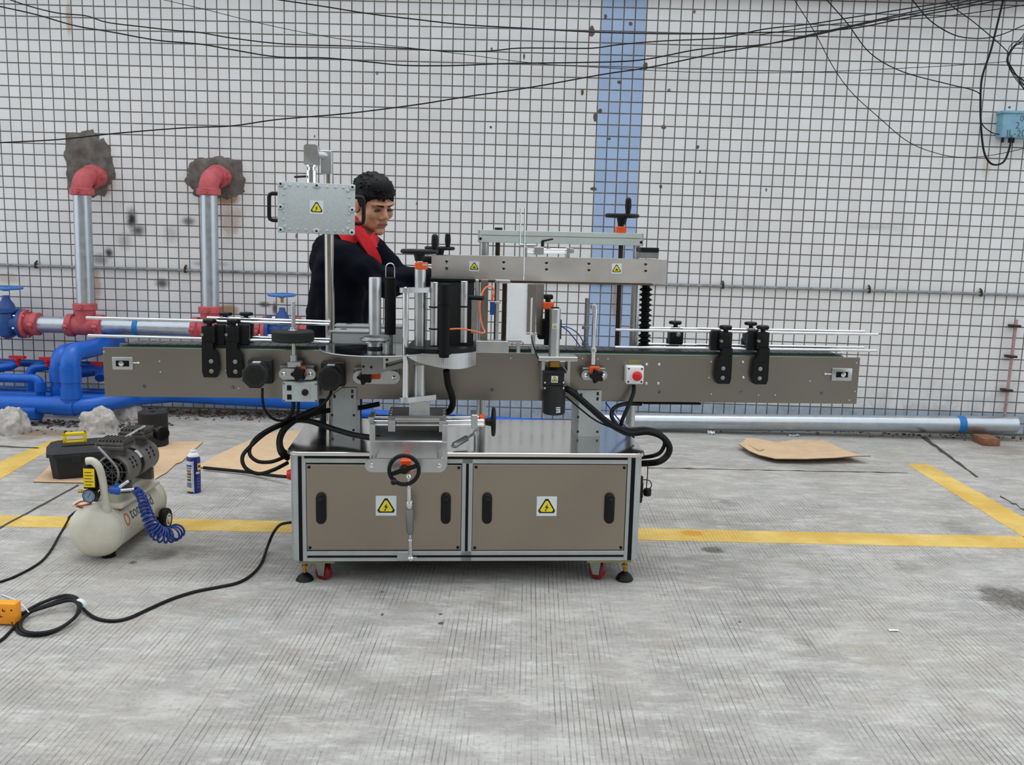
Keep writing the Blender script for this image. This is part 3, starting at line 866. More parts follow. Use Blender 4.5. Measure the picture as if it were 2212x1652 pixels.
# ---------------------------------------------------------------- gear motors on the conveyor side
def motor_front(xc, yc, rp, v0):
    c = mp(xc, yc, v0); r = rp*ms(v0)
    b = B()
    oc = []
    for k in range(8):
        a = math.radians(22.5+45*k); oc.append((math.cos(a)*1.08, math.sin(a)*1.08))
    rr = []
    for k, v in ((0.90, 0), (1.0, 0.004), (1.0, 0.05), (0.93, 0.051), (0.93, 0.056)):
        rr.append([V((c.x+r*k*x, v0+v, c.z+r*k*z)) for x, z in oc])
    b.rings(rr)
    b.cyl((c.x, v0+0.055, c.z), (c.x, v0+0.10, c.z), r*0.93, n=24)
    b.box((c.x-r, v0+0.10, c.z-r), (c.x+r, VP-0.001, c.z+r), 0.006)
    mo = M_('gear_motor', b, DARKM)
    b = B()
    for k in range(6):
        b.lathe((c.x, v0-0.0005, c.z), (0, 1, 0), [(r*(0.2+0.12*k), 0), (r*(0.2+0.12*k)+0.001, 0)], 24, False) if False else None
    for i in range(-5, 6):
        for j in range(-5, 6):
            x, z = i*0.0062+(0.0031 if j % 2 else 0), j*0.0056
            if x*x+z*z < (r*0.72)**2: b.lathe((c.x+x, v0-0.0003, c.z+z), (0, 1, 0), [(0.0021, 0), (0.0021, 0.0008)], 6)
    M_('fan_grille', b, RUBBER, mo)
    b = B(); b.box((c.x-0.012, v0+0.02, c.z+r*0.98), (c.x+0.016, v0+0.045, c.z+r*1.06)); M_('rating_plate', b, LABW, mo)
    return c
mc1 = motor_front(550, 812, 26.5, 0.16)
mc2 = motor_front(712, 818, 26.5, 0.16)

# pressing wheel with its slide and speed box
b = B(); mcz(b, 634, 651, 775, 4.6, 0.235, 12, 0.001); PW = M_('wheel_shaft', b, ALU)
b = B(); c = mp(633, 737, 0.235); b.lathe((c.x, 0.235, c.z), (0, 0, 1), [(0.074, 0), (0.079, 0.004), (0.079, 0.036), (0.074, 0.040)], 40); M_('foam_wheel', b, mat('charcoal_foam', (34, 33, 33), 0.95, 0, 0.2, 60, bump=0.3, bscale=200), PW)
b = B(); b.lathe((c.x, 0.235, c.z+0.04), (0, 0, 1), [(0.019, 0), (0.019, 0.003), (0.012, 0.005), (0.012, 0.012)], 20); M_('shaft_collar', b, CHROME, PW)
b = B(); mcz(b, 634, 767, 783, 8.5, 0.235, 16); mbox(b, 620, 781, 650, 794, 0.215, 0.255, 0.002); M_('shaft_holder', b, ALU, PW)
def slide_knob(x0, y0, x1, y1, kx, ky, v0, ox, oy, plate=True):
    b = B(); lo, hi = mrect(x0, y0+4, x1, y1, v0, v0+0.006); c = (lo+hi)/2; h_ = (hi.z-lo.z)/2
    pts = []
    for k in range(9): a = math.radians(90+180*k/8); pts.append(V((lo.x+h_+h_*math.cos(a), v0, c.z+h_*math.sin(a))))
    for k in range(9): a = math.radians(-90+180*k/8); pts.append(V((hi.x-h_+h_*math.cos(a), v0, c.z+h_*math.sin(a))))
    b.prism(pts, (0, 0.006, 0))
    b.cyl((lo.x+h_, v0, c.z), (lo.x+h_, VP, c.z), 0.006, n=10); b.cyl((hi.x-h_, v0, c.z), (hi.x-h_, VP, c.z), 0.006, n=10)
    sl = M_('slide_plate', b, ALU)
    b = B(); lo2, hi2 = mrect(x0+2, y0-1, x1-4, y1-1, v0+0.02, VP-0.01); b.box(lo2, hi2, 0.002, 1); M_('slide_block', b, ALUD, sl)
    for x in (lo.x+h_*0.9, hi.x-h_*0.9):
        b = B(); b.lathe((x, v0, c.z), (0, -1, 0), [(0.0075, -0.001), (0.0075, 0.002), (0.004, 0.0042)], 14); M_('slide_screw', b, CHROME, sl)
    k = mp(kx, ky, v0-0.03)
    b = B(); b.cyl((k.x, v0, k.z), (k.x, v0-0.035, k.z), 0.010, n=10); star_knob(b, (k.x, v0-0.018, k.z), (0, -1, 0), 0.0295, 0.024); M_('star_knob', b, BLACK, sl)
    lo3, hi3 = mrect(ox-11, oy-7, ox+11, oy+8, v0-0.016, v0); b = B(); b.box(lo3, hi3, 0.002, 1); M_('position_indicator', b, ORANGE, sl)
slide_knob(602, 792, 682, 820, 645, 808, 0.235, 648, 800)
slide_knob(762, 797, 864, 829, 788, 815, 0.235, 810, 811)
slide_knob(1256, 796, 1312, 821, 1289, 812, 0.235, 1285, 799)
lo, hi = mrect(610, 826, 686, 868, 0.21, 0.262)
b = B(); b.box(lo, hi, 0.002, 1); sb = M_('speed_control_box', b, GREYBOX)
for zf in (0.72, 0.25):
    b = B(); b.box((lo.x+0.026-0.0085, lo.y-0.003, lo.z+(hi.z-lo.z)*zf-0.010), (lo.x+0.026+0.0085, lo.y, lo.z+(hi.z-lo.z)*zf+0.010), 0.0015, 1); M_('rocker_switch', b, BLACK, sb)
cx, cz = lo.x+(hi.x-lo.x)*0.645, lo.z+(hi.z-lo.z)*0.5
b = B(); b.box((cx-0.019, lo.y-0.0015, cz-0.027), (cx+0.019, lo.y, cz+0.027)); M_('dial_plate', b, GREYP, sb)
b = B(); b.lathe((cx, lo.y-0.0015, cz), (0, -1, 0), [(0.013, 0), (0.013, 0.004), (0.009, 0.014), (0.006, 0.015)], 18); M_('speed_dial', b, BLACK, sb)
for dx in (0.006, hi.x-lo.x-0.006):
    for dz in (0.005, hi.z-lo.z-0.005):
        b = B(); b.lathe((lo.x+dx, lo.y, lo.z+dz), (0, -1, 0), [(0.003, -0.001), (0.003, 0.001)], 8); M_('box_screw', b, DARKM, sb)

# ---------------------------------------------------------------- cross slide under the label head
vq = -0.02
b = B(); lo, hi = mrect(798, 913, 967, 1012, vq, 0.12)
b.box((lo.x, vq, mp(880, 1010, vq).z), (hi.x, vq+0.012, mp(880, 952, vq).z), 0.004, 1)
b.box((lo.x+0.012, vq+0.012, mp(880, 953, vq).z-0.012), (hi.x-0.004, 0.16, mp(880, 953, vq).z+0.001), 0.001, 1)
for x0, x1 in ((798, 810), (955, 967)):
    b.box((mp(x0, 950, vq).x, vq+0.001, mp(880, 990, vq).z), (mp(x1, 950, vq).x, 0.18, mp(880, 905, vq+0.1).z), 0.001, 1)
SLD = M_('cross_slide', b, ALU)
b = B(); b.box((lo.x+0.012, 0.16, ZTOP), (hi.x-0.012, 0.19, mp(880, 915, 0.16).z), 0.001, 1); b.box((lo.x+0.03, vq+0.02, ZTOP), (hi.x-0.03, 0.17, mp(880, 953, vq).z-0.012), 0); M_('slide_base', b, ALUD, SLD)
# longitudinal rods with right end block
for y, v in ((901, 0.11), (909, 0.05), (917, 0.04)):
    rod((803, y), (1046, y+0.6), v, 0.0085 if y != 917 else 0.006, 'slide_rod', CHROME, SLD)
b = B(); mbox(b, 1018, 896, 1032, 926, 0.03, 0.13, 0.002); M_('end_block', b, ALU, SLD)
b = B(); mbox(b, 796, 900, 808, 912, 0.03, 0.13, 0.002); M_('end_block', b, ALU, SLD)
b = B(); mbox(b, 1035, 898, 1048, 919, 0.05, 0.085, 0.003); M_('position_indicator', b, ORANGE, SLD)
b = B(); mbox(b, 1038, 904, 1044, 916, 0.0485, 0.052); M_('indicator_window', b, LABW, SLD)
def handwheel(c, ax, r, grip=None, glen=0.05, hub=0.03, cone=True, up=None, gl_r=0.0095, spoke_ang=0.0):
    """solid rim wheel with spokes, hub cone and a revolving grip; returns its mesh object"""
    b = B(); c = V(c); ax, a, d = b._frame(ax)
    ring = []
    for k in range(40):
        t = 2*PI*k/40; ring.append(c+(a*math.cos(t)+d*math.sin(t))*r)
    b.tube(ring, r*0.14, 10, closed=True, raw=True)
    for k in range(2):
        t = spoke_ang+PI*k; e = a*math.cos(t)+d*math.sin(t); w_ = ax.cross(e)*r*0.17
        b.prism([c+e*r*0.95-w_*0.8+ax*r*0.07, c+e*r*0.95+w_*0.8+ax*r*0.07, c+w_+ax*r*0.07, c-w_+ax*r*0.07], -ax*r*0.14)
    b.lathe(c+ax*r*0.12, -ax, [(r*0.2, 0), (r*0.3, r*0.1), (r*0.34, r*0.3), (r*0.26, r*0.5+hub)], 20)
    o = M_('handwheel', b, BLACK)
    if grip is not None:
        e = (a*math.cos(grip)+d*math.sin(grip))
        g = c+e*r*0.93
        b = B(); b.lathe(g, ax, [(gl_r*0.7, 0), (gl_r*0.8, glen*0.1), (gl_r*1.15, glen*0.5), (gl_r, glen*0.9), (gl_r*0.5, glen)], 14); M_('wheel_grip', b, BLACK, o)
    return o
def grip_angle(ax, direction):
    bb = B(); ax, a, d = bb._frame(ax); q = V(direction); return math.atan2(q.dot(d), q.dot(a))
# wheel at the end of the longitudinal screw (turns about the rod axis)
c = mp(1066, 911, 0.065); ax = V((1, 0, 0))
bq = B(); bq.cyl(mp(1048, 908, 0.066), c, 0.007, n=10)
M_('wheel_spindle', bq, BLACK, SLD)
handwheel(c, ax, 0.048, None, hub=0.012, spoke_ang=grip_angle(ax, (0, 0, 1)))
# carriage (C-shaped) on the rods
b = B()
lo, hi = mrect(838, 898, 964, 932, 0.0, 0.012)
zl = mp(900, 933, 0.0).z
b.box((lo.x, 0.0, mp(900, 909, 0).z), (hi.x, 0.012, hi.z), 0.001, 1)
b.box((lo.x, 0.0, zl), (lo.x+0.026, 0.012, hi.z), 0.001, 1); b.box((hi.x-0.026, 0.0, zl), (hi.x, 0.012, hi.z), 0.001, 1)
b.box((lo.x, 0.0, hi.z-0.010), (hi.x, 0.17, hi.z), 0.001, 1)
b.box((lo.x, 0.16, zl), (hi.x, 0.17, hi.z), 0.001, 1)
CAR = M_('slide_carriage', b, ALU)
for fx in (0.04, 0.96):
    for v in (0.02, 0.07, 0.12):
        b = B(); b.lathe((lo.x+(hi.x-lo.x)*fx, v, hi.z), (0, 0, 1), [(0.0045, -0.001), (0.0045, 0.002)], 10); M_('carriage_screw', b, CHROME, CAR)
# upright block under the column
zc_top = hi.z
b = B(); mbox(b, 884, 866, 928, 897, 0.05, 0.14, 0.001); M_('column_block', b, ALU, CAR)
# front end plate with cross rods and handwheel
vf = -0.19
lo, hi = mrect(788, 991, 964, 1020, vf, vf+0.012)
b = B(); pts = []; h_ = (hi.z-lo.z)/2; czz = (hi.z+lo.z)/2
for k in range(9): a = math.radians(90+180*k/8); pts.append(V((lo.x+h_+h_*math.cos(a), vf, czz+h_*math.sin(a))))
for k in range(9): a = math.radians(-90+180*k/8); pts.append(V((hi.x-h_+h_*math.cos(a), vf, czz+h_*math.sin(a))))
b.prism(pts, (0, 0.012, 0)); M_('front_end_plate', b, ALU, SLD)
for x in (lo.x+h_*1.0, hi.x-h_*1.0):
    b = B(); b.cyl((x, vf+0.01, czz+0.003), (x, 0.1, czz+0.003), 0.0105, n=14); M_('cross_rod', b, CHROME, SLD)
    b = B(); b.lathe((x, vf, czz), (0, -1, 0), [(0.008, -0.001), (0.008, 0.003), (0.004, 0.005)], 14); M_('plate_screw', b, CHROME, SLD)
c = mp(873, 1014, vf-0.05)
b = B(); b.cyl((c.x, vf-0.05, c.z), (c.x, 0.1, c.z), 0.008, n=12)
b.box((c.x-0.014, vf-0.03, c.z-0.018), (c.x+0.022, vf, c.z+0.026), 0.002, 1)
M_('position_indicator', b, ORANGE, SLD)
ax = V((0, -1, 0))
handwheel((c.x, vf-0.055, c.z), ax, 0.050, grip_angle(ax, (-0.75, 0, -0.75)), 0.045, hub=0.0, spoke_ang=grip_angle(ax, (1, 0, 0.35)))
# support link down to the cabinet foot
a0, a1 = mp(883, 1030, -0.16), mp(887, 1206, -0.03)
def lerp_v(t): return a0.lerp(a1, t)
b = B(); b.cyl(a0, a1, 0.0055, n=10); LNK = M_('support_link', b, CHROME)
d_ = (a1-a0).normalized()
b = B(); b.sph(a0, 0.010, 12, 8); b.cyl(lerp_v(0.12), lerp_v(0.30), 0.0085, n=14); M_('rod_end', b, CHROME, LNK)
b = B(); b.lathe(lerp_v(0.29), d_, [(0.011, 0), (0.013, 0.006), (0.013, 0.02), (0.011, 0.026)], 14); M_('lock_nut', b, CHROME, LNK)
b = B(); b.lathe(lerp_v(0.37), d_, [(0.011, 0), (0.014, 0.008), (0.014, 0.10), (0.009, 0.115)], 16); M_('link_sleeve', b, ALUD, LNK)
b = B(); b.cyl(lerp_v(0.76), lerp_v(0.96), 0.008, n=14); b.cyl(a1+V((-0.022, 0.0, 0)), a1+V((0.022, 0, 0)), 0.006, n=10); b.sph(a1, 0.011, 12, 8); M_('rod_end', b, CHROME, LNK)
b = B(); mbox(b, 858, 1193, 886, 1210, -0.004, 0.0, 0.001); b.cyl(a1, (a1.x, 0.0, a1.z), 0.006, n=10); M_('link_bracket', b, ALUP, LNK)
# second link, lying across the table
a0, a1 = mp(974, 966, 0.02), mp(1028, 934, 0.16)
b = B(); b.cyl(a0, a1, 0.0055, n=10); LN2 = M_('support_link', b, CHROME)
d_ = (a1-a0).normalized(); L = (a1-a0).length
b = B(); b.lathe(a0+d_*L*0.1, d_, [(0.008, 0), (0.012, 0.008), (0.012, L*0.5), (0.008, L*0.54)], 14); M_('link_sleeve', b, ALUD, LN2)
b = B(); b.lathe(a1-V((0, 0.008, 0)), (0, 1, 0), [(0.006, 0), (0.012, 0.001), (0.012, 0.015), (0.006, 0.016)], 18); b.cyl((a1.x, a1.y, ZTOP), a1, 0.008, n=10); M_('rod_end', b, ALU, LN2)

# ---------------------------------------------------------------- column of the label head
VC = 0.09
b = B(); mcz(b, 907, 580, 866, 12.2, VC, 28, 0.001); COLM = M_('column_tube', b, ALU)
b = B(); mcz(b, 876, 632, 868, 6.8, 0.03, 18, 0.001); M_('guide_column', b, CHROME, COLM)
def clamp_plate(y0, y1, tilt):
    b = B(); A = mp(876, (y0+y1)/2, 0.03); C_ = mp(918, (y0+y1)/2, VC)
    z0, z1 = mp(876, y1, 0.03).z, mp(876, y0, 0.03).z
    pts = []
    d = V((C_.x-A.x, C_.y-A.y, 0)).normalized(); nrm = V((-d.y, d.x, 0)); r = 0.022
    for k in range(9): a = math.radians(90+180*k/8); pts.append(V((A.x, A.y, z0))+(d*math.cos(a)+nrm*math.sin(a))*r)
    e = V((C_.x, C_.y, z0))+d*0.025
    pts += [e-nrm*0.034, e+nrm*0.034]
    b.prism(pts, (0, 0, z1-z0)); o = M_('column_clamp', b, ALU, COLM)
    return o
clamp_plate(622, 632, 0); clamp_plate(857, 868, 0)
b = B(); c = mp(876, 621, 0.03); b.sph((c.x, 0.03, c.z), (0.006, 0.006, 0.003), 10, 6); M_('clamp_screw', b, CHROME, COLM)
b = B(); mbox(b, 896, 567, 924, 582, VC-0.024, VC+0.02, 0.003); M_('position_indicator', b, ORANGE, COLM)
b = B(); mbox(b, 912, 570, 922, 574, VC-0.0255, VC-0.02); M_('indicator_window', b, GREYP, COLM)
ax = V((0, 0, 1))
c = mp(906, 543, VC)
handwheel(c, ax, 0.060, grip_angle(ax, (0.8, -0.1, 0)), 0.064, hub=0.012, gl_r=0.0115, spoke_ang=0.4)
c = mp(950, 536, 0.36)
handwheel(c, ax, 0.052, grip_angle(ax, (0.25, -0.3, 0)), 0.060, hub=0.012, gl_r=0.0105, spoke_ang=1.4)
b = B(); b.cyl((c.x, 0.36, c.z-0.03), (c.x, 0.36, c.z-0.13), 0.010, n=12); M_('wheel_spindle', b, ALUD)

# label supply disc, its hub tube and the tall black roller
cdx = mp(816, 753, 0.075)
b = B(); b.lathe((cdx.x, 0.075, cdx.z-0.005), (0, 0, 1), [(0.204, 0), (0.206, 0.001), (0.206, 0.005), (0.205, 0.006)], 72); DSC = M_('supply_disc', b, DARKG)
b = B(); b.tube([V((cdx.x+0.206*math.cos(2*PI*k/72), 0.075+0.206*math.sin(2*PI*k/72), cdx.z-0.002)) for k in range(72)], 0.0021, 8, closed=True, raw=True); M_('disc_rim', b, ALU, DSC)
hx = mp(810, 700, 0.075)
b = B(); b.lathe((hx.x, 0.075, mp(810, 722, 0.075).z), (0, 0, 1), [(0.0225, 0), (0.0225, 0.2), (0.021, 0.2065), (0.018, 0.207)], 32); M_('hub_tube', b, ALU, DSC)
b = B(); b.lathe((hx.x, 0.075, mp(810, 606, 0.075).z), (0, 0, 1), [(0.0215, 0), (0.0215, 0.003), (0.018, 0.005)], 24); M_('tube_cap', b, BLACK, DSC)
b = B(); zf = mp(810, 738, 0.075).z
b.lathe((hx.x, 0.075, zf-0.016), (0, 0, 1), [(0.028, 0), (0.028, 0.012), (0.040, 0.014), (0.040, 0.019), (0.052, 0.021), (0.056, 0.024), (0.056, 0.029), (0.044, 0.031), (0.044, 0.034), (0.02, 0.036)], 40); M_('hub_flange', b, ALU, DSC)
b = B(); b.lathe((hx.x, 0.075, cdx.z), (0, 0, 1), [(0.03, 0), (0.028, zf-0.016-cdx.z)], 24); M_('hub_base', b, BLACK, DSC)
b = B(); mcz(b, 843, 599, 722, 12.2, 0.2, 24, 0.002); TR = M_('black_roller', b, RUBBER)
c0 = mp(833.5, 598, 0.2); c1 = mp(852.5, 598, 0.2); ctop = mp(843, 578, 0.2).z; rr_ = (c1.x-c0.x)/2
pts = [V((c0.x, 0.2, c0.z-0.005)), V((c0.x, 0.2, ctop))]+[V(((c0.x+c1.x)/2-rr_*math.cos(PI*k/8), 0.2, ctop+rr_*math.sin(PI*k/8))) for k in range(1, 8)]+[V((c1.x, 0.2, ctop)), V((c1.x, 0.2, c1.z-0.005))]
b = B(); b.tube(pts, 0.0022, 8, raw=True); b.cyl(pts[0], pts[-1], 0.0016, n=6); M_('wire_loop', b, CHROME, TR)
b = B(); mcz(b, 843, 722, 748, 6, 0.2, 14); M_('roller_foot', b, ALUD, TR)
# two grey junction boxes behind the disc
for x0, y0, x1, y1, v0, v1 in ((713, 713, 836, 722, 0.445, 0.525), (726, 701, 880, 709, 0.535, 0.595)):
    lo, hi = mrect(x0, y0+6, x1, y0+44, v0, v1)
    b = B(); b.box(lo, hi, 0.003, 1); jb = M_('sensor_box', b, GREYP)
    b = B(); b.box((lo.x-0.006, v0-0.006, hi.z), (hi.x+0.004, v1+0.004, hi.z+0.010), 0.004, 2); M_('box_lid', b, GREYP, jb)
    b = B(); b.lathe((lo.x+0.05, (v0+v1)/2, hi.z+0.010), (0, 0, 1), [(0.014, -0.001), (0.014, 0.0006)], 18); M_('cable_hole', b, RUBBER, jb)
# arm plates beneath the disc
b = B()
A = [mp(x, y, 0.05) for x, y in ((781, 766), (828, 764), (828, 795), (880, 780), (880, 792), (812, 808), (781, 808))]
b.prism(A, (0, 0.05, 0)); ARM = M_('disc_arm', b, ALUD)
b = B(); mbox(b, 828, 764, 833, 797, 0.03, 0.10, 0.0005); b.prism([mp(x, y, 0.035) for x, y in ((833, 772), (872, 765), (872, 774), (833, 784))], (0, 0.03, 0)); M_('arm_bar', b, ALU, ARM)
for x, y in ((785, 792), (802, 793), (836, 777), (836, 788), (876, 771)):
    b = B(); screw(b, x, y, 0.034 if x > 830 else 0.05, 3.0, 0.003); M_('arm_bolt', b, DARKM, ARM)
# curved base plate of the head
zb0 = mp(960, 794, 0.0).z; zb1 = mp(960, 756, 0.0).z
b = B(); pts = []
U = [(876, 0.02), (900, -0.015), (940, -0.03), (975, -0.02), (1005, 0.01), (1028, 0.06)]
fr = catmull([V((mp(x, 775, v).x, v, 0)) for x, v in U], 5)
zl = [mp(880, 776, 0).z]
n_ = len(fr)
topz = mp(960, 764, -0.02).z
rA = [V((q.x, q.y, topz)) for q in fr]
rB = [V((q.x, q.y, topz-0.012-0.05*math.sin(PI*min(1, (i/n_)*1.25)*0.5)+0.014*(i/n_)**3)) for i, q in enumerate(fr)]
for i in range(n_-1):
    b.quad(rB[i], rB[i+1], rA[i+1], rA[i])
    b.quad(rB[i]+V((0, 0.004, 0)), rA[i]+V((0, 0.004, 0)), rA[i+1]+V((0, 0.004, 0)), rB[i+1]+V((0, 0.004, 0)))
    b.quad(rB[i], rB[i]+V((0, 0.004, 0)), rB[i+1]+V((0, 0.004, 0)), rB[i+1])
HB = M_('head_skirt', b, ALU, ang=0.9)
b = B(); poly = [V((q.x, q.y-0.001, topz)) for q in fr]+[V((fr[-1].x, 0.26, topz)), V((fr[0].x+0.02, 0.26, topz))]
b.prism(poly, (0, 0, 0.016)); M_('head_plate', b, BLACK)
b = B(); b.box((fr[0].x+0.03, 0.03, topz-0.05), (fr[-1].x-0.03, 0.24, topz), 0.002, 1); M_('head_gearbox', b, ALUD)
# head rollers
def roller(x, y0, y1, rp, v, m, rings=(), name='head_roller'):
    b = B(); mcz(b, x, y0, y1, rp, v, 22, 0.0015); o = M_(name, b, m)
    for yr in rings:
        c = mp(x, yr, v); r = rp*ms(v)
        b = B(); b.lathe((c.x, v, c.z-0.003), (0, 0, 1), [(r, 0), (r+0.0045, 0.001), (r+0.0045, 0.005), (r, 0.006)], 20); M_('roller_ring', b, RUBBER, o)
    return o
roller(937.5, 609, 746, 8.5, 0.07, ALU, (663, 710))
roller(1002, 607, 740, 8.0, 0.11, ALU, (662,))
roller(979, 613, 680, 5.0, 0.16, ALU)
roller(952, 612, 690, 4.0, 0.18, ALU)
roller(960, 613, 772, 11, -0.055, RUBBER, (656, 764), 'nip_roller')
b = B(); mcz(b, 963, 770, 790, 4, -0.055, 12); M_('roller_pin', b, ALU)
b = B(); mbox(b, 930, 601, 1026, 608, 0.14, 0.24, 0.002); HC = M_('head_cap', b, BLACK)
b = B(); mbox(b, 930, 608, 1024, 745, 0.15, 0.24, 0.002); M_('head_housing', b, mat('black_housing', (24, 24, 25), 0.5), HC)
b = B(); mbox(b, 1026, 604, 1033, 740, 0.16, 0.2, 0.001); M_('head_side_plate', b, ALU, HC)
for x in (938, 946, 977, 992, 1003):
    b = B(); b.lathe(mp(x, 601, 0.17), (0, 0, 1), [(0.004, -0.002), (0.004, 0.002)], 10); M_('cap_screw', b, CHROME, HC)
b = B(); p0, p1 = mp(1013, 642, 0.08), mp(1044, 644, 0.04); b.cyl(p0, p1, 0.0085, n=16, ch=0.002); M_('tension_handle', b, BLACK)
b = B(); mbox(b, 1018, 640, 1030, 720, 0.12, 0.125, 0.0005); M_('head_strip', b, ALUD)
# peeling unit right of the head: support bar, posts, white plate
b = B(); mbox(b, 1028, 737, 1099, 762, 0.14, 0.2, 0.001); PB = M_('peel_bar', b, ALU)
b = B(); mbox(b, 1038, 604, 1054, 738, 0.19, 0.205, 0.0008); M_('peel_upright', b, STEELD, PB)
b = B(); mbox(b, 1071, 605, 1078, 738, 0.15, 0.16, 0.0008); mbox(b, 1071, 605, 1102, 612, 0.15, 0.22, 0.0008); M_('peel_frame', b, ALU, PB)
b = B(); mbox(b, 1085, 611, 1094, 735, 0.2, 0.22, 0.0008); M_('peel_backing', b, SPRING, PB)
b = B(); mbox(b, 1095, 611, 1100, 740, 0.15, 0.17, 0.0006); mbox(b, 1100, 612, 1138, 738, 0.165, 0.17, 0.0006); M_('peel_plate', b, WHITEG, PB)
b = B(); mbox(b, 1139, 613, 1158, 718, 0.16, 0.168, 0.0006); b.prism([mp(1158, 613, 0.16), mp(1175, 614, 0.22), mp(1170, 726, 0.22), mp(1158, 718, 0.16)][::-1], (0.002, 0.004, 0)); M_('deflector_plate', b, STEELD, PB)
b = B(); mbox(b, 1098, 734, 1127, 741, 0.13, 0.15, 0.0008); mbox(b, 1116, 736, 1124, 762, 0.2, 0.22, 0.0008); mbox(b, 1148, 722, 1156, 764, 0.21, 0.22, 0.0008); M_('peel_edge', b, ALU, PB, split=True)
b = B(); mcz(b, 1147.5, 643, 728, 2.0, 0.12, 8); M_('sensor_stem', b, CHROME, PB)
b = B(); mbox(b, 1058, 651, 1082, 655, 0.13, 0.15, 0.0006); SN = M_('sensor_mount', b, ALU, PB)
b = B(); mbox(b, 1059, 652, 1069, 680, 0.125, 0.15, 0.001); M_('label_sensor', b, mat('sensor_blue', (20, 64, 128), 0.4), PB)
b = B(); mcz(b, 1064, 636, 652, 2.2, 0.137, 10); M_('sensor_plug', b, ORANGE, PB)
b = B(); b.tube([mp(x, y, v) for x, y, v in ((1066, 642, .137), (1067, 626, .137), (1058, 618, .13), (1045, 626, .12), (1037, 650, .1), (1037, 680, .09), (1042, 705, .08), (1047, 716, .07), (1040, 719, .06), (1020, 714, .05), (995, 710, .04), (972, 711, .03))], 0.0031, 8); M_('sensor_cable', b, mat('orange_cable', (240, 116, 66), 0.45))
b = B(); b.tube([mp(x, y, v) for x, y, v in ((1147, 722, .12), (1152, 745, .12), (1160, 768, .16), (1166, 782, .2))], 0.0026, 6); M_('sensor_lead', b, WIRE)

# ---------------------------------------------------------------- wrapping roller with its motor
b = B(); mbox(b, 1163, 771, 1248, 780, 0.17, 0.275, 0.0015); RP = M_('roller_bracket', b, ALU)
b = B(); mbox(b, 1170, 780, 1177, 802, 0.2, 0.28, 0.0008); mbox(b, 1226, 780, 1232, 802, 0.2, 0.28, 0.0008); mbox(b, 1170, 780, 1232, 842, 0.285, 0.299, 0.001); M_('bracket_leg', b, ALU, RP, split=True)
b = B(); mbox(b, 1188, 780, 1210, 794, 0.22, 0.26, 0.002); M_('shaft_coupling', b, BRASS, RP)
b = B(); mcz(b, 1198, 666, 771, 12.0, 0.2, 26, 0.002); WR = M_('wrap_roller', b, ALU)
b = B(); mcz(b, 1199, 663, 667, 9, 0.2, 20); M_('roller_cap', b, DARKM, WR)
warning(1198.5, 704, 10, 0.2-12*ms(0.2)-0.0005, WR, 'hand')
b = B(); mbox(b, 1172, 801, 1224, 806, 0.19, 0.28, 0.0015); mbox(b, 1177, 803, 1219, 834, 0.2, 0.275, 0.004); mcz(b, 1197, 834, 893, 24, 0.238, 28, 0.004); mbox(b, 1176, 834, 1218, 840, 0.2, 0.275, 0.002)
DM = M_('drive_motor', b, DARKM)
warning(1198, 819, 14.5, 0.1995, DM, 'hand')
for x, y in ((1177, 826), (1217, 826), (1177, 838), (1217, 838)):
    b = B(); screw(b, x, y, 0.199, 2.6, 0.005); M_('motor_bolt', b, CHROME, DM)
c = mp(1195, 886, 0.2)
b = B()
r_ = 24*ms(0.238)+0.0006; cxm = mp(1197, 886, 0.238).x
def onmotor(a0, a1, z0, z1):
    n = 8
    for k in range(n):
        t0 = a0+(a1-a0)*k/n; t1 = a0+(a1-a0)*(k+1)/n
        f = lambda t, z: V((cxm+r_*math.sin(t), 0.238-r_*math.cos(t), z))
        b.quad(f(t0, z0), f(t1, z0), f(t1, z1), f(t0, z1))
onmotor(-0.5, 0.45, c.z-0.009, c.z+0.006); onmotor(-0.5, 0.45, c.z+0.009, c.z+0.013)
M_('motor_plate', b, LABW, DM)
b = B(); r_ += 0.0003
for k in range(7): onmotor(-0.4+k*0.11, -0.4+k*0.11+(0.05 if k % 2 else 0.07), c.z-0.005, c.z+0.002)
M_('plate_print', b, DARKM, DM)
b = B(); mbox(b, 1177, 668, 1187, 745, 0.235, 0.26, 0.001); mbox(b, 1163, 690, 1180, 733, 0.25, 0.3, 0.004); mbox(b, 1206, 690, 1213, 733, 0.24, 0.26, 0.002); M_('belt_pad', b, RUBBER, split=True)
b = B(); mbox(b, 1174, 653, 1197, 668, 0.25, 0.29, 0.002); PK = M_('position_indicator', b, ORANGE)
b = B(); cK = mp(1184, 646, 0.27); b.cyl((cK.x, 0.27, cK.z-0.01), (cK.x, 0.27, cK.z+0.004), 0.010, n=14); star_knob(b, (cK.x, 0.27, cK.z), (0, 0, 1), 0.021, 0.018, 6); M_('adjusting_knob', b, BLACK, PK)
# two sensor posts
b = B(); mcz(b, 1283, 665, 787, 5.2, 0.25, 14); P1 = M_('sensor_post', b, CHROME)
b = B(); mcz(b, 1283, 655, 664, 3, 0.25, 10); mcz(b, 1283, 658, 667, 8.2, 0.25, 18, 0.001); mcz(b, 1282, 751, 760, 7.4, 0.25, 18, 0.001); M_('post_collar', b, ALU, P1, split=True)
b = B(); mcz(b, 1266, 644, 762, 4.2, 0.45, 14); P2 = M_('sensor_post', b, ALUD)
b = B(); mcz(b, 1265, 704, 711, 8.0, 0.45, 18, 0.001); mcz(b, 1264, 739, 746, 7.5, 0.45, 18, 0.001); M_('post_collar', b, ALUD, P2, split=True)
for pts in (((1213, 705, .26), (1230, 708, .33), (1248, 720, .4), (1258, 735, .44), (1260, 742, .45)), ((1213, 705, .26), (1228, 716, .33), (1246, 738, .4), (1254, 750, .44), (1260, 757, .45))):
    b = B(); b.tube([mp(*q) for q in pts], 0.0024, 8); M_('air_tube', b, BLUET)

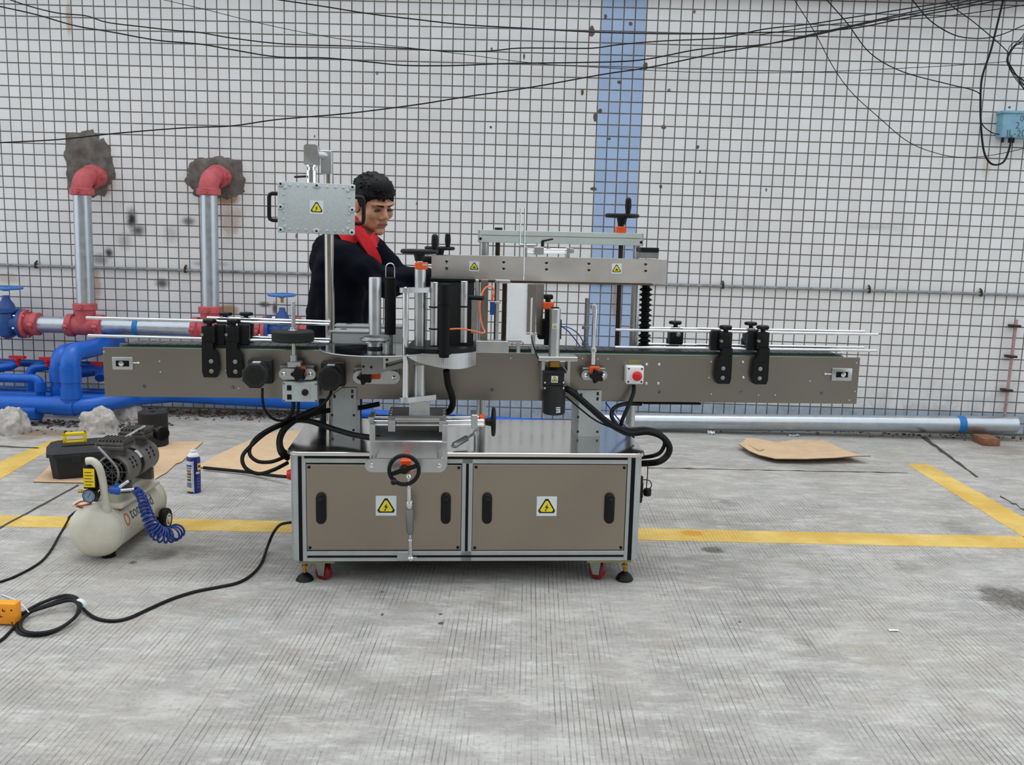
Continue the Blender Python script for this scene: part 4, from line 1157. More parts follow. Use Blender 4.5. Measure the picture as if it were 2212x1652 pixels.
# ---------------------------------------------------------------- top hold-down beam
VBm = 0.30
lo, hi = mrect(932, 557, 1441, 603, VBm, VBm+0.01)
zt0 = mp(1180, 556, VBm).z; zb_ = mp(1180, 607.5, VBm).z
b = B(); n_ = 10; pts = []
rc = 0.008
for cx, cz_, a0 in ((hi.x-rc, zt0-rc, 0), (lo.x+rc, zt0-rc, 90), (lo.x+rc, zb_+rc, 180), (hi.x-rc, zb_+rc, 270)):
    for k in range(6):
        a = math.radians(a0+90*k/5); pts.append(V((cx+rc*math.cos(a), VBm, cz_+rc*math.sin(a))))
b.prism(pts[::-1], (0, 0.01, 0))
BM = M_('hold_down_beam', b, mat('satin_beam_plate', (226, 223, 220), 0.36, 1.0, 0.04, 6))
b = B(); b.box((lo.x+0.01, VBm+0.01, zb_+0.012), (hi.x-0.012, 0.40, zt0-0.004), 0.001, 1); b.box((lo.x+0.004, 0.40, zb_), (hi.x-0.004, 0.41, zt0), 0.001, 1); M_('beam_body', b, ALUD, BM)
b = B(); b.box((lo.x+0.03, VBm+0.02, zb_-0.010), (hi.x-0.05, 0.39, zb_+0.014), 0.004); M_('hold_down_belt', b, mat('tan_foam_belt', (120, 106, 92), 0.8), BM)
for i, x in enumerate((965, 1088, 1180.5, 1272, 1394.5)):
    for y in (565, 579):
        b = B(); q = mp(x, y+i*1.6+ (0 if x < 1000 else 0), VBm); b.lathe(q, (0, -1, 0), [(0.008, -0.001), (0.008, 0.0018), (0.0062, 0.0022)], 16); M_('beam_bolt', b, CHROME, BM)
        b = B(); b.lathe(q+V((0, -0.002, 0)), (0, -1, 0), [(0.0055, 0), (0.0055, 0.0005)], 6); M_('bolt_socket', b, DARKM, BM)
warning(1024.5, 575, 21, VBm-0.0008, BM, 'hand'); warning(1332, 580, 21.5, VBm-0.0008, BM, 'hand')
b = B(); b.box((mp(913, 575, VBm).x, VBm+0.02, zt0-0.035), (lo.x+0.02, 0.39, zt0-0.006), 0.006); M_('beam_nose', b, BLACK, BM)
# block and black pad at the beam's right end
b = B(); mbox(b, 1386, 544, 1423, 558, 0.31, 0.39, 0.001); BK = M_('drive_block', b, ALUD, BM)
b = B(); mbox(b, 1384, 535, 1423.5, 545, 0.305, 0.395, 0.001); M_('block_pad', b, BLACK, BM)
# little slide on top of the beam with a lever
b = B()
for y in (538.5, 545.5): b.cyl(mp(1138, y, 0.33), mp(1226, y+1, 0.33), 0.0042, n=10)
b.cyl(mp(1138, 543, 0.36), mp(1226, 544, 0.36), 0.0042, n=10); SL = M_('beam_slide_rod', b, CHROME, BM, split=True)
b = B(); mbox(b, 1133, 533, 1139, 556, 0.32, 0.37, 0.0008); mbox(b, 1224, 535, 1231, 558, 0.32, 0.37, 0.0008); mbox(b, 1154, 533, 1175, 550, 0.32, 0.37, 0.001); mbox(b, 1231, 537, 1240, 547, 0.33, 0.36, 0.0008); mbox(b, 1122, 528, 1160, 532.5, 0.33, 0.36, 0.0008); M_('slide_bracket', b, ALU, BM, split=True)
b = B(); b.cyl(mp(1172, 533, 0.345), mp(1172, 521, 0.345), 0.0065, n=12); b.cyl(mp(1170, 521, 0.345), mp(1195, 516, 0.335), 0.0045, 0.003, n=10); M_('clamp_lever', b, BLACK, BM)
for x, y0, y1, v in ((1123, 450, 606, 0.35), (1132.5, 450, 605, 0.29)):
    b = B(); mcz(b, x, y0, y1, 1.5, v, 8); M_('probe_rod', b, CHROME, BM)
# upper crossbar with posts
VX = 0.47
b = B(); q0 = mp(1036, 498, VX); q1 = mp(1388, 502, VX)
zt1 = (q0.z+q1.z)/2; zh = (mp(1200, 499, VX)-mp(1200, 526, VX)).z
b.box((q0.x, VX, zt1-zh), (q1.x, VX+0.06, zt1), 0.001, 1)
XB = M_('top_crossbar', b, mat('pale_anodised_bar', (196, 204, 196), 0.5, 0.15, 0.03))
b = B(); b.box((q0.x+0.006, VX-0.0015, zt1-zh*0.42), (q1.x-0.006, VX+0.001, zt1-zh*0.40)); M_('crossbar_groove', b, DARKM, XB)
for u, s_ in ((q0.x, -1), (q1.x, 1)):
    b = B(); b.box((min(u, u+s_*0.005), VX-0.002, zt1-zh-0.001), (max(u, u+s_*0.005), VX+0.062, zt1+0.001), 0.001, 1); M_('end_cap', b, ALU, XB)
    b = B(); b.lathe((u-s_*0.004, VX-0.0005, zt1-zh*0.72), (0, -1, 0), [(0.0055, 0), (0.0055, 0.001)], 12); M_('end_hole', b, RUBBER, XB)
for x, yb in ((1046, 745), (1378, 947)):
    a = mp(x, 525, VX+0.03); 
    b = B(); b.cyl((a.x, VX+0.03, ZTOP), (a.x, VX+0.03, zt1-zh), 0.0195, n=24); M_('beam_post', b, ALU if x > 1100 else ALU, XB)
for x, y0 in ((1075, 497), (1341, 500)):
    a = mp(x, 540, VX+0.03)
    b = B(); b.cyl((a.x, VX+0.03, cz1-0.1), (a.x, VX+0.03, zt1), 0.0095, n=14); M_('lead_screw', b, SPRING, XB)
b = B(); a = mp(1077, 494, VX+0.03); b.cyl((a.x, VX+0.03, zt1), (a.x, VX+0.03, zt1+0.01), 0.016, n=16); M_('screw_nut', b, BLACK, XB)
a = mp(1341, 495, VX+0.03)
b = B(); b.box((a.x-0.022, VX+0.008, zt1), (a.x+0.02, VX+0.05, zt1+0.026), 0.003, 1); M_('position_indicator', b, ORANGE, XB)
b = B(); b.cyl((a.x, VX+0.03, zt1+0.024), (a.x, VX+0.03, zt1+0.034), 0.013, n=14); M_('wheel_spindle', b, BLACK, XB)
handwheel((a.x+0.003, VX+0.03, mp(1343, 466, VX+0.03).z), V((0, 0, 1)), 0.062, grip_angle(V((0, 0, 1)), (0.35, 0.2, 0)) if False else grip_angle(V((0, 0, 1)), (0.22, -0.95, 0)), 0.072, hub=0.012, gl_r=0.0115, spoke_ang=0.8)
# bellows
a = mp(1394, 612, 0.36); e = mp(1391, 762, 0.42)
b = B(); prof = []; n_ = 15
top = V((mp(1396, 606, 0.4).x, 0.4, zb_)); bot = V((mp(1391, 765, 0.4).x, 0.4, cz1-0.03)); L = (top-bot).length
for k in range(n_):
    h0 = L*k/n_; prof += [(0.0155, h0), (0.0155, h0+L/n_*0.2), (0.0265, h0+L/n_*0.5), (0.0265, h0+L/n_*0.6), (0.0155, h0+L/n_*0.95)]
b.lathe(bot, top-bot, prof, 22); M_('bellows', b, RUBBER, BM)

# ---------------------------------------------------------------- switch box on its arm
VXB = 0.40
b = B(); c = mp(712, 600, 0.46); b.cyl((c.x, 0.46, ZTOP), (c.x, 0.46, mp(709, 372, 0.46).z), 0.0185, n=22); PT = M_('box_column', b, COLST)
b = B(); mbox(b, 692, 325, 716, 375, 0.43, 0.49, 0.0015); b2 = b
M_('column_head', b2, ALU, PT)
b = B(); p0 = mp(684, 332, VXB+0.0); p1 = mp(712, 334, 0.46); b.cyl(mp(684, 334, 0.40), mp(704, 336, 0.44), 0.0135, n=16); M_('arm_tube', b, ALU, PT)
lo, hi = mrect(656, 311.5, 686, 355, 0.36, 0.43)
b = B(); ch_ = 0.007
pts = [V((lo.x, 0.36, lo.z)), V((hi.x, 0.36, lo.z)), V((hi.x, 0.36, hi.z-ch_)), V((hi.x-ch_, 0.36, hi.z)), V((lo.x+ch_, 0.36, hi.z)), V((lo.x, 0.36, hi.z-ch_))]
b.prism(pts, (0, 0.07, 0)); M_('arm_head', b, ALU, PT)
b = B(); mcz(b, 673, 355, 361, 12, 0.395, 20, 0.001); mcz(b, 673, 360, 371, 8, 0.395, 18); mcz(b, 673, 368, 402, 11.5, 0.395, 22, 0.001); M_('swivel', b, CHROME, PT)
b = B(); b.cyl(mp(661, 381, 0.38), mp(636, 382, 0.36), 0.0042, n=10); M_('swivel_lever', b, BLACK, PT)
# box: turned a little, so that its left side shows
bc = mp(678, 450, 0.30)
hw, hh, hd = 0.5*(757-597)*ms(0.30)*0.985, 0.5*(503-399)*ms(0.30), 0.055
rz = Matrix.Rotation(math.radians(6.5), 3, 'Z') @ Matrix.Rotation(math.radians(0.9), 3, 'Y')
BXM = Matrix.Translation(V((bc.x+0.004, 0.30+0.055, bc.z))) @ rz.to_4x4()
b = B(); b.box((-hw, -hd, -hh), (hw, hd, hh), 0.006, 3)
b.box((-hw, -hd-0.004, -hh), (hw, -hd+0.006, hh), 0.003, 2)
SW = M_('switch_box', b, GREYBOX); SW.matrix_local = BXM
def inbox(name, b, m): return put(name, b, m, SW)
for fx in (-1, 0, 1):
    for fz in (-1, 0, 1):
        if fx == 0 and fz == 0: continue
        b = B(); x, z = fx*(hw-0.011), fz*(hh-0.010)
        b.lathe((x, -hd-0.003, z), (0, -1, 0), [(0.0115, 0), (0.0115, 0.004), (0.008, 0.007)], 16); inbox('corner_boss', b, GREYBOX)
        b = B(); b.lathe((x, -hd-0.0098, z), (0, -1, 0), [(0.0042, 0), (0.0042, 0.0006)], 10); inbox('boss_screw', b, BLACK)
for k in range(8):
    for fz in (-1, 1):
        x = -hw+0.04+k*(2*hw-0.08)/7+ (0.004 if k < 4 else -0.004)
        b = B(); b.sph((x, -hd-0.004, fz*(hh-0.013)), (0.0052, 0.0042, 0.0052), 10, 6); inbox('rivet', b, GREYBOX)
for k in range(4):
    for fx in (-1, 1):
        z = (k-1.5)*2*(hh-0.03)/4.2
        b = B(); b.sph((fx*(hw-0.021), -hd-0.004, z), (0.0052, 0.0042, 0.0052), 10, 6); inbox('rivet', b, GREYBOX)
for fx in (-1, 1):
    for fz in (-1, 1):
        b = B(); b.sph((fx*(hw-0.027), -hd-0.004, fz*(hh-0.023)), (0.0078, 0.0045, 0.0078), 12, 6); inbox('rivet', b, GREYBOX)
for s_ in (-1, 1):
    x0 = s_*hw; x1 = s_*(hw+0.034)
    pts = [V((x0-s_*0.004, -0.01, 0.05)), V((x1-s_*0.012, -0.01, 0.05)), V((x1-s_*0.003, -0.01, 0.046)), V((x1, -0.01, 0.036)), V((x1, -0.01, -0.036)), V((x1-s_*0.003, -0.01, -0.046)), V((x1-s_*0.012, -0.01, -0.05)), V((x0-s_*0.004, -0.01, -0.05))]
    b = B(); b.tube(pts, 0.0078, 10, raw=True); inbox('box_handle', b, BLACK)
# sticker on the box
wl = warning(679, 447, 28, 0.30, MACH)
wl.parent = SW
for vert in wl.data.vertices: vert.co = V((vert.co.x-mp(679, 447, 0.3).x, vert.co.y-0.30-hd-0.0045, vert.co.z-mp(679, 447, 0.3).z+0.004))

# ---------------------------------------------------------------- hoses and wiring
HOSE = mat('black_corrugated_hose', (9, 9, 10), 0.5, 0.0, 0.2, 60, spec=0.25)
def hose(pts, r, m=HOSE, name='hose', ribbed=False, sub=8):
    ps = catmull([mp(*q) for q in pts], sub)
    b = B()
    b.tube(ps, r, 10, raw=True)
    return M_(name, b, m)
hose([(820, 946, .06), (770, 940, .12), (720, 926, .2), (680, 912, .26), (640, 908, .28), (612, 930, .24), (603, 955, .2), (607, 978, .17), (622, 990, .2)], 0.0105)
hose([(812, 950, .07), (740, 934, .18), (690, 918, .25), (650, 906, .3), (610, 918, .28), (575, 935, .24), (545, 960, .2), (524, 985, .17), (530, 1010, .15), (558, 1023, .15), (590, 1015, .16), (622, 999, .2)], 0.0075)
hose([(690, 912, .26), (645, 905, .28), (600, 918, .26), (560, 940, .22), (542, 962, .2), (540, 982, .18), (556, 996, .17), (580, 998, .17), (600, 993, .18), (624, 982, .2)], 0.0072)
hose([(700, 880, .34), (670, 890, .33), (640, 905, .3), (615, 926, .26), (604, 950, .22), (608, 972, .19), (624, 984, .2)], 0.013)
hose([(567, 838, .2), (567, 862, .19), (572, 885, .2), (588, 903, .22), (610, 908, .25), (640, 900, .28)], 0.005)
hose([(634, 868, .22), (632, 885, .22), (625, 900, .24), (610, 912, .26)], 0.0075)
hose([(645, 868, .22), (644, 890, .22), (640, 904, .26)], 0.0055)
hose([(716, 843, .2), (712, 855, .19), (698, 872, .2), (675, 888, .24), (640, 904, .28)], 0.0055)
hose([(820, 872, .36), (780, 880, .36), (730, 884, .36), (690, 890, .34), (650, 902, .3)], 0.010)
hose([(964, 800, .1), (968, 830, .12), (975, 850, .13), (978, 870, .14), (972, 886, .16), (960, 893, .2)], 0.0125)
hose([(1369, 832, .27), (1368, 850, .25), (1356, 880, .23), (1345, 905, .22), (1341, 920, .22)], 0.0078)
hose([(1385, 872, .33), (1352, 872, .3), (1328, 880, .26), (1321, 896, .24), (1328, 912, .22), (1340, 925, .2), (1356, 934, .19)], 0.0085)
hose([(1222, 838, .24), (1240, 850, .22), (1275, 880, .2), (1310, 910, .19), (1340, 928, .18), (1362, 936, .18), (1400, 933, .17), (1430, 943, .15), (1446, 965, .14), (1440, 985, .14), (1420, 998, .14), (1386, 1001, .2)], 0.0125)
hose([(1336, 922, .2), (1360, 928, .19), (1395, 926, .19), (1425, 935, .18), (1436, 955, .17), (1428, 975, .17), (1412, 984, .17), (1386, 988, .22)], 0.008)
hose([(1222, 856, .24), (1250, 880, .22), (1285, 907, .2), (1318, 922, .19), (1345, 930, .18), (1370, 945, .2)], 0.0032)
hose([(1308, 869, .36), (1322, 888, .36), (1336, 905, .36), (1352, 922, .35), (1372, 940, .33)], 0.003, BLUET, 'air_tube')
# bottom flap of the conveyor (rubber edge hanging at the right)
b = B(); mbox(b, 1390, 870.5, 1515, 873.5, 0.31, 0.40, 0.0005); M_('drip_strip', b, RUBBER)
# main switch on the left side
c = mp(618, 1025, 0.12)
b = B(); b.lathe((UL, 0.12, c.z), (-1, 0, 0), [(0.026, 0), (0.026, 0.006), (0.021, 0.008)], 24); MS = M_('main_switch', b, mat('switch_yellow', (226, 150, 30), 0.4))
b = B(); b.lathe((UL-0.008, 0.12, c.z), (-1, 0, 0), [(0.020, 0), (0.020, 0.006), (0.016, 0.018)], 20); M_('switch_knob', b, RED, MS)
# air regulator on the right side
c = mp(1404, 1055, 0.12)
b = B(); b.box((UR, 0.09, c.z-0.03), (UR+0.022, 0.15, c.z+0.03), 0.003); b.cyl((UR+0.012, 0.12, c.z-0.055), (UR+0.012, 0.12, c.z+0.05), 0.014, n=16, ch=0.003); AR = M_('air_regulator', b, BLACK)
b = B(); b.lathe((UR+0.012, 0.12, c.z+0.008), (0, 0, 1), [(0.016, 0), (0.016, 0.010)], 18); M_('regulator_ring', b, RED, AR)
b = B(); b.lathe((UR+0.045, 0.12, c.z-0.028), (0, 0, 1), [(0.013, 0), (0.015, 0.002), (0.015, 0.026), (0.012, 0.028)], 18); b.cyl((UR+0.02, 0.12, c.z-0.012), (UR+0.036, 0.12, c.z-0.012), 0.006, n=10); M_('regulator_knob', b, BLACK, AR)
for pts in ([(UR+0.012, 0.12, c.z+0.05), (UR+0.014, 0.12, c.z+0.09), (UR+0.004, 0.12, c.z+0.11)], [(UR+0.02, 0.12, c.z+0.035), (UR+0.05, 0.12, c.z+0.032), (UR+0.06, 0.12, c.z+0.012), (UR+0.05, 0.12, c.z-0.004)], [(UR+0.04, 0.12, c.z), (UR+0.042, 0.12, c.z+0.06), (UR+0.04, 0.12, c.z+0.11)]):
    b = B(); b.tube(pts, 0.002, 6); M_('air_lead', b, WIRE, AR)
b = B(); b.cyl((UR+0.012, 0.12, c.z-0.055), (UR+0.012, 0.12, c.z-0.10), 0.012, 0.010, n=14); M_('filter_bowl', b, mat('clear_bowl', (196, 196, 194), 0.2), AR)
# ------------------------------------------------------------------ pipes on and by the wall
YP = 6.25
RG = 0.057
def pipe_clamp(b, c, ax, r, w=0.05):
    """grooved coupling: ring with two bolted lugs"""
    c = V(c); axn, a, d = b._frame(ax)
    b.lathe(c-axn*w/2, axn, [(r+0.004, 0), (r+0.021, 0.006), (r+0.021, w-0.006), (r+0.004, w)], 28)
    for s_ in (-1, 1):
        q = c+a*s_*(r+0.030)
        b.cyl(q-axn*0.016-d*0.0, q+axn*0.016, 0.015, n=10)
        b.cyl(q-d*0.022, q+d*0.022, 0.007, n=8)
    return b
def elbow_path(p, t0, t1, R, n=8):
    """quarter bend from p along t0 turning to t1"""
    p, t0, t1 = V(p), V(t0).normalized(), V(t1).normalized()
    c = p+t1*R
    return [c-t1*R*math.cos(PI/2*k/n)+t0*R*math.sin(PI/2*k/n) for k in range(n+1)]
risers = []
PW_ = empty('water_pipework'); tag(PW_, 'galvanised water pipework with red couplings and blue gate valves on the tiled wall', 'pipework')
for xt, yt, xb, lab in ((177, 414, 185.5, 'galvanised standpipe with red elbow by the two-tone mortar patch'), (451, 414, 455, 'galvanised standpipe with red elbow by the dark mortar patch')):
    top = wp(xt, yt, YP); bot = wp(xb, 672, YP)
    b = B(); b.cyl(bot, top, RG, n=28)
    r_ = put('standpipe', b, GALV)
    r_.parent = PW_; r_['label'] = lab
    b = B()
    e0 = top+V((0, 0, 0.0)); path = [top-V((0, 0, 0.01))]+elbow_path(top+V((0, 0, 0.02)), (0, 0, 1), V((0.22, 1, 0)), 0.085, 10)
    last = path[-1]; path.append(last+V((0.22, 1, 0)).normalized()*0.1)
    b.tube(path, RG+0.007, 24, raw=True)
    put('pipe_elbow', b, REDF, r_)
    b = B(); pipe_clamp(b, top+V((0, 0, 0.0)), (0, 0, 1), RG); pipe_clamp(b, last+V((0.005, 0.02, 0)), V((0.22, 1, 0)), RG)
    put('pipe_coupling', b, REDF, r_)
    risers.append((bot, r_))
hz0 = wp(60, 700, YP); hz1 = wp(560, 713, YP); hdir = (hz1-hz0).normalized()
b = B(); b.cyl(hz0, hz1+hdir*0.45, RG, n=28)
HD = put('header_pipe', b, GALV); HD.parent = PW_
b = B(); c = wp(297, 706, YP); b.lathe(c-hdir*0.018, hdir, [(RG+0.0012, 0), (RG+0.0012, 0.036)], 28); put('tape_band', b, TAPE, HD, label='blue tape band')
for k, (x, y) in enumerate(((185.5, 703), (455, 710))):
    c = wp(x, y, YP); b = B()
    b.cyl(c-hdir*0.11, c+hdir*0.11, RG+0.008, n=26); b.cyl(c, (c.x+0.0, c.y, c.z+0.14), RG+0.008, n=26)
    pipe_clamp(b, c-hdir*0.1, hdir, RG); pipe_clamp(b, c+hdir*0.1, hdir, RG); pipe_clamp(b, c+V((0, 0, 0.13)), (0, 0, 1), RG)
    put('pipe_tee', b, REDF, HD)
    if k == 0:
        pass
b = B(); pipe_clamp(b, wp(560, 713, YP), hdir, RG); put('pipe_coupling', b, REDF, HD)
def gate_valve(px, py, k, lab, wheel_px):
    c = wp(px, py, YP)
    b = B()
    b.cyl(c-hdir*0.10*k, c+hdir*0.10*k, RG*1.1, n=24)
    b.lathe(c-V((0, 0, 0.1*k)), (0, 0, 1), [(0.02*k, 0.01*k), (0.05*k, 0.03*k), (0.066*k, 0.09*k), (0.062*k, 0.145*k), (0.056*k, 0.165*k), (0.074*k, 0.168*k), (0.074*k, 0.186*k), (0.050*k, 0.19*k), (0.042*k, 0.215*k), (0.024*k, 0.24*k), (0.020*k, 0.265*k)], 24)
    for s_ in (-1, 1):
        q = c+hdir*s_*0.095*k
        b.lathe(q-hdir*0.012, hdir, [(RG*1.75, 0), (RG*1.75, 0.024)], 28)
    vo = put('gate_valve', b, BLUEV); vo.parent = PW_; vo['label'] = lab
    b = B()
    for s_ in (-1, 1):
        q = c+hdir*s_*(0.095*k+0.024)
        b.lathe(q-hdir*0.012, hdir, [(RG*1.7, 0), (RG*1.7, 0.024)], 28); b.lathe(q+hdir*s_*0.012, hdir*s_, [(RG*1.25, 0), (RG*1.15, 0.06)], 24)
        pipe_clamp(b, q+hdir*s_*0.07, hdir, RG)
    put('valve_flange', b, REDF, vo, split=True)
    b = B()
    for s_ in (-1, 1):
        for j in range(6):
            a = 2*PI*j/6+0.3; q = c+hdir*s_*(0.095*k)+V((0, math.cos(a), math.sin(a)))*RG*1.5
            b.cyl(q-hdir*0.03*(1 if s_ > 0 else 1.6), q+hdir*0.04, 0.008, n=6)
    put('flange_bolt', b, CHROME, vo, split=True)
    zw = wp(wheel_px[0], wheel_px[1], YP).z
    b = B(); b.cyl((c.x, c.y, c.z+0.2*k), (c.x, c.y, zw+0.01), 0.011, n=12); put('valve_stem', b, BRASS, vo)
    b = B(); R_ = wheel_px[2]*YP/FPX
    b.tube([V((c.x+R_*math.cos(2*PI*j/36)*(1+0.03*(j % 3)), c.y+R_*math.sin(2*PI*j/36)*(1+0.03*(j % 3)), zw)) for j in range(36)], 0.010, 8, closed=True, raw=True)
    for j in range(5):
        a = 2*PI*j/5+0.4; b.cyl((c.x, c.y, zw-0.005), (c.x+R_*math.cos(a), c.y+R_*math.sin(a), zw), 0.008, n=8)
    b.lathe((c.x, c.y, zw-0.02), (0, 0, 1), [(0.02, 0), (0.022, 0.01), (0.018, 0.03)], 14)
    put('valve_handwheel', b, mat('light_blue_wheel', (60, 118, 186), 0.4) if 'light_blue_wheel' not in MATS else MATS['light_blue_wheel'], vo)
gate_valve(16, 698, 1.15, 'large blue gate valve joined to the red flange', (20, 622, 31))
gate_valve(610, 714, 0.95, 'blue gate valve standing behind the rubber pressing wheel', (611, 637, 26))

# blue plastic pipework
BPW = empty('drain_pipework'); tag(BPW, 'blue plastic pipework with bends and red taps along the foot of the wall', 'pipework')
def pvc(name, pts, r, lab, collars=(), m=PVC, n=20, root=False):
    b = B(); b.tube(pts, r, n, raw=True)
    o = put(name, b, m)
    if root: tag(o, lab, 'pipe')
    else: o.parent = BPW; o['label'] = lab
    for (p, ax, L) in collars:
        b = B(); axn = V(ax).normalized(); b.lathe(V(p)-axn*L/2, axn, [(r, 0), (r+0.006, 0.002), (r+0.006, L-0.002), (r, L)], n); put('pipe_collar', b, PVC, o)
    return o
YB = 5.80
RB = 0.058
m0 = wp(-260, 884, YB); m1 = wp(182, 886, YB); zc = 0.128
m0.z = m1.z = zc
q1 = V((m1.x+0.34, 6.20, 0.145)); q2 = V((-1.20, 6.30, 0.105))
pts = [m0, m1-V((0.08, 0, 0))]+catmull([m1-V((0.08, 0, 0)), m1+V((0.03, 0.03, 0.0)), m1+V((0.16, 0.17, 0.02)), q1-V((0.12, 0.10, 0.0)), q1+V((0.02, 0.02, 0)), q1+V((0.2, 0.04, 0)), q2], 6)[1:]
pvc('drain_main', pts, RB, 'blue plastic drain main lying along the foot of the wall', [(wp(60, 886, YB)*1.0, (1, 0, 0), 0.16), (V((m1.x-0.12, YB, zc)), (1, 0, 0), 0.14)])
def up_and_back(px, Y, ytop, r, lab, zb, xoff):
    t = wp(px, ytop, Y); x = t.x; t.z -= 0.058
    p = [V((x, Y, zb)), V((x, Y, t.z-0.13))]+elbow_path(V((x, Y, t.z-0.09)), (0, 0, 1), (xoff, 1, 0), 0.085, 8)
    p.append(p[-1]+V((xoff, 1, 0)).normalized()*(WALL_Y-Y-0.11))
    pvc('drain_riser', p, r, lab, [(V((x, Y, t.z-0.14)), (0, 0, 1), 0.10), (V((x, Y, zb+0.085)), (0, 0, 1), 0.07)])
up_and_back(149, YB, 742, 0.060, 'thick blue plastic riser on the drain main', zc, 0.05)
up_and_back(125, 6.02, 744, 0.056, 'blue plastic riser standing close behind the thick riser', 0.1, 0.1)
# smaller supply pipes
p0 = wp(-200, 813, 5.95); p1 = wp(78, 818, 5.95); p0.z = p1.z
pp = [p0, p1-V((0.04, 0, 0))]+elbow_path(p1-V((0.02, 0, 0)), (1, 0, 0), (0, 0, -1), 0.045, 6)
pp.append(V((pp[-1].x, pp[-1].y, 0.14)))
pvc('supply_pipe', pp, 0.030, 'thin blue supply pipe with a bend down into the drain main', [(V((pp[-1].x, 5.95, 0.22)), (0, 0, 1), 0.07)])
p0 = wp(-200, 776, 6.32); p1 = wp(222, 786, 6.32); p1.z = p0.z
pvc('supply_pipe', [p0, p1], 0.026, 'thin blue supply pipe fixed along the wall under the header', m=PVCD)
p0 = wp(38, 786, 6.25); p0.z = wp(38, 780, 6.3).z
pvc('supply_pipe', [p0, p0+V((-0.02, -0.05, -0.02)), p0+V((-0.4, -0.35, -0.09))], 0.030, 'thin blue supply pipe branching forward below the first red tap')
p0 = wp(104, 790, 6.25)
pvc('supply_pipe', [p0+V((0.14, 0.05, 0.02)), p0]+elbow_path(p0-V((0.06, 0.02, 0.01)), (-1, -0.3, 0), (0, 0, -1), 0.05, 6)+[V((p0.x-0.11, p0.y-0.035, 0.1))], 0.030, 'thin blue supply pipe bending down below the second red tap')
p0 = wp(212, 800, 6.2)
pvc('supply_pipe', [wp(168, 806, 6.2), p0, p0+V((0.03, -0.03, -0.0)), p0+V((0.05, -0.08, -0.04))], 0.034, 'short blue supply pipe behind the conveyor end', m=PVCD)
for y, Y, lab in ((852, 6.05, 'blue supply pipe running low behind the drain main'), (838, 6.25, 'blue supply pipe running low against the wall')):
    p0 = wp(-200, y-4, Y); p1 = wp(240, y+6, Y); p1.z = p0.z
    pvc('supply_pipe', [p0, p1], 0.034 if y > 845 else 0.026, lab, m=PVC if y > 845 else PVCD)
for x, y, lab in ((38, 776, 'red lever tap over the blue branch pipe'), (103, 779, 'red lever tap beside the blue risers'), (214, 789, 'red lever tap next to the conveyor end')):
    c = wp(x, y, 6.22); b = B()
    b.lathe(c-V((0, 0, 0.012)), (0, 0, 1), [(0.014, -0.03), (0.014, 0), (0.022, 0.004), (0.022, 0.02), (0.012, 0.026)], 14)
    b.prism([c+V((-0.05, -0.014, 0.006)), c+V((0.05, -0.014, 0.006)), c+V((0.062, 0, 0.006)), c+V((0.05, 0.014, 0.006)), c+V((-0.05, 0.014, 0.006)), c+V((-0.062, 0, 0.006))], (0, 0, 0.018))
    o = put('lever_tap', b, RED, BPW); o['label'] = lab
# thin blue pipe seen between machine table and wall
p0 = wp(768, 886, 6.28); p1 = wp(1252, 905, 6.14); p0.z = 0.045; p1.z = 0.035
pvc('water_pipe', [p0, p1], 0.033, 'slim blue plastic pipe lying on the ground behind the machine', root=True)

# long galvanised pipe on the ground
p0 = gp(1262, 934); p1 = gp(2198, 947)
A = V((p0.x, 6.19, RG+0.003)); C_ = V((wp(2192, 926, 6.30).x, 6.30, RG+0.052))
b = B(); d_ = (C_-A).normalized(); L = (C_-A).length
b.lathe(A, d_, [(RG-0.006, 0.0), (RG, 0.001), (RG, L), (RG-0.004, L+0.002), (RG-0.006, L-0.05)], 32)
LP = put('steel_pipe', b, GALV); tag(LP, 'long galvanised steel pipe lying on the ground along the wall', 'pipe')
b = B(); t = (wp(2075, 925, 6.27)-A).dot(d_); b.lathe(A+d_*(t-0.024), d_, [(RG+0.0012, 0), (RG+0.0012, 0.05)], 32); put('tape_band', b, TAPE, LP, label='blue tape band')
c = gp(2138, 962)
b = B(); b.box((c.x-0.055, c.y-0.02, 0.0), (c.x+0.06, c.y+0.14, 0.050), 0.008, 2)
tag(put('brick', b, mat('old_brick', (138, 92, 66), 0.9, 0, 0.25, 25, bump=0.5)), 'old reddish brick propping up the long steel pipe', 'brick')
# slim red-grey rod leaning in the corner
b = B(); p0 = wp(2196, 690, WALL_Y-0.05); p1 = wp(2168, 912, WALL_Y-0.05); b.cyl(p1, p0, 0.0105, n=10)
tag(put('corner_rod', b, mat('faded_pink_rod', (168, 136, 138), 0.6, 0, 0.2, 20)), 'faded pinkish thin tube fixed upright near the wall end', 'tube')
for y in (704, 770, 843):
    q = wp(2196-(y-690)*0.126, y, WALL_Y-0.055); b = B(); b.box(q-V((0.03, 0.02, 0.008)), q+V((0.03, 0.05, 0.008)), 0.003)
    put('tube_clip', b, SPRING, bpy.data.objects['corner_rod'])

# ------------------------------------------------------------------ junction box
lo = wp(2163, 296, WALL_Y-0.09); hi = wp(2252, 245, WALL_Y-0.09)
JBM = mat('weathered_light_blue_paint', (126, 170, 190), 0.6, 0.0, 0.1, 20, dirt=0.35)
b = B(); b.box((lo.x, WALL_Y-0.09, lo.z), (hi.x, WALL_Y-0.006, hi.z), 0.004, 2)
JB = put('junction_box', b, JBM); tag(JB, 'weathered light blue junction box with stencilled numbers on the wall', 'junction box')
b = B(); b.box((lo.x-0.012, WALL_Y-0.10, hi.z-0.004), (hi.x+0.012, WALL_Y-0.004, hi.z+0.012), 0.003, 1); put('box_lid', b, JBM, JB)
b = B()
for dx in (0.03, 0.075, 0.1): b.cyl((lo.x+dx, WALL_Y-0.05, lo.z-0.03), (lo.x+dx, WALL_Y-0.05, lo.z+0.004), 0.009, n=10)
put('cable_gland', b, BLACK, JB, split=True)
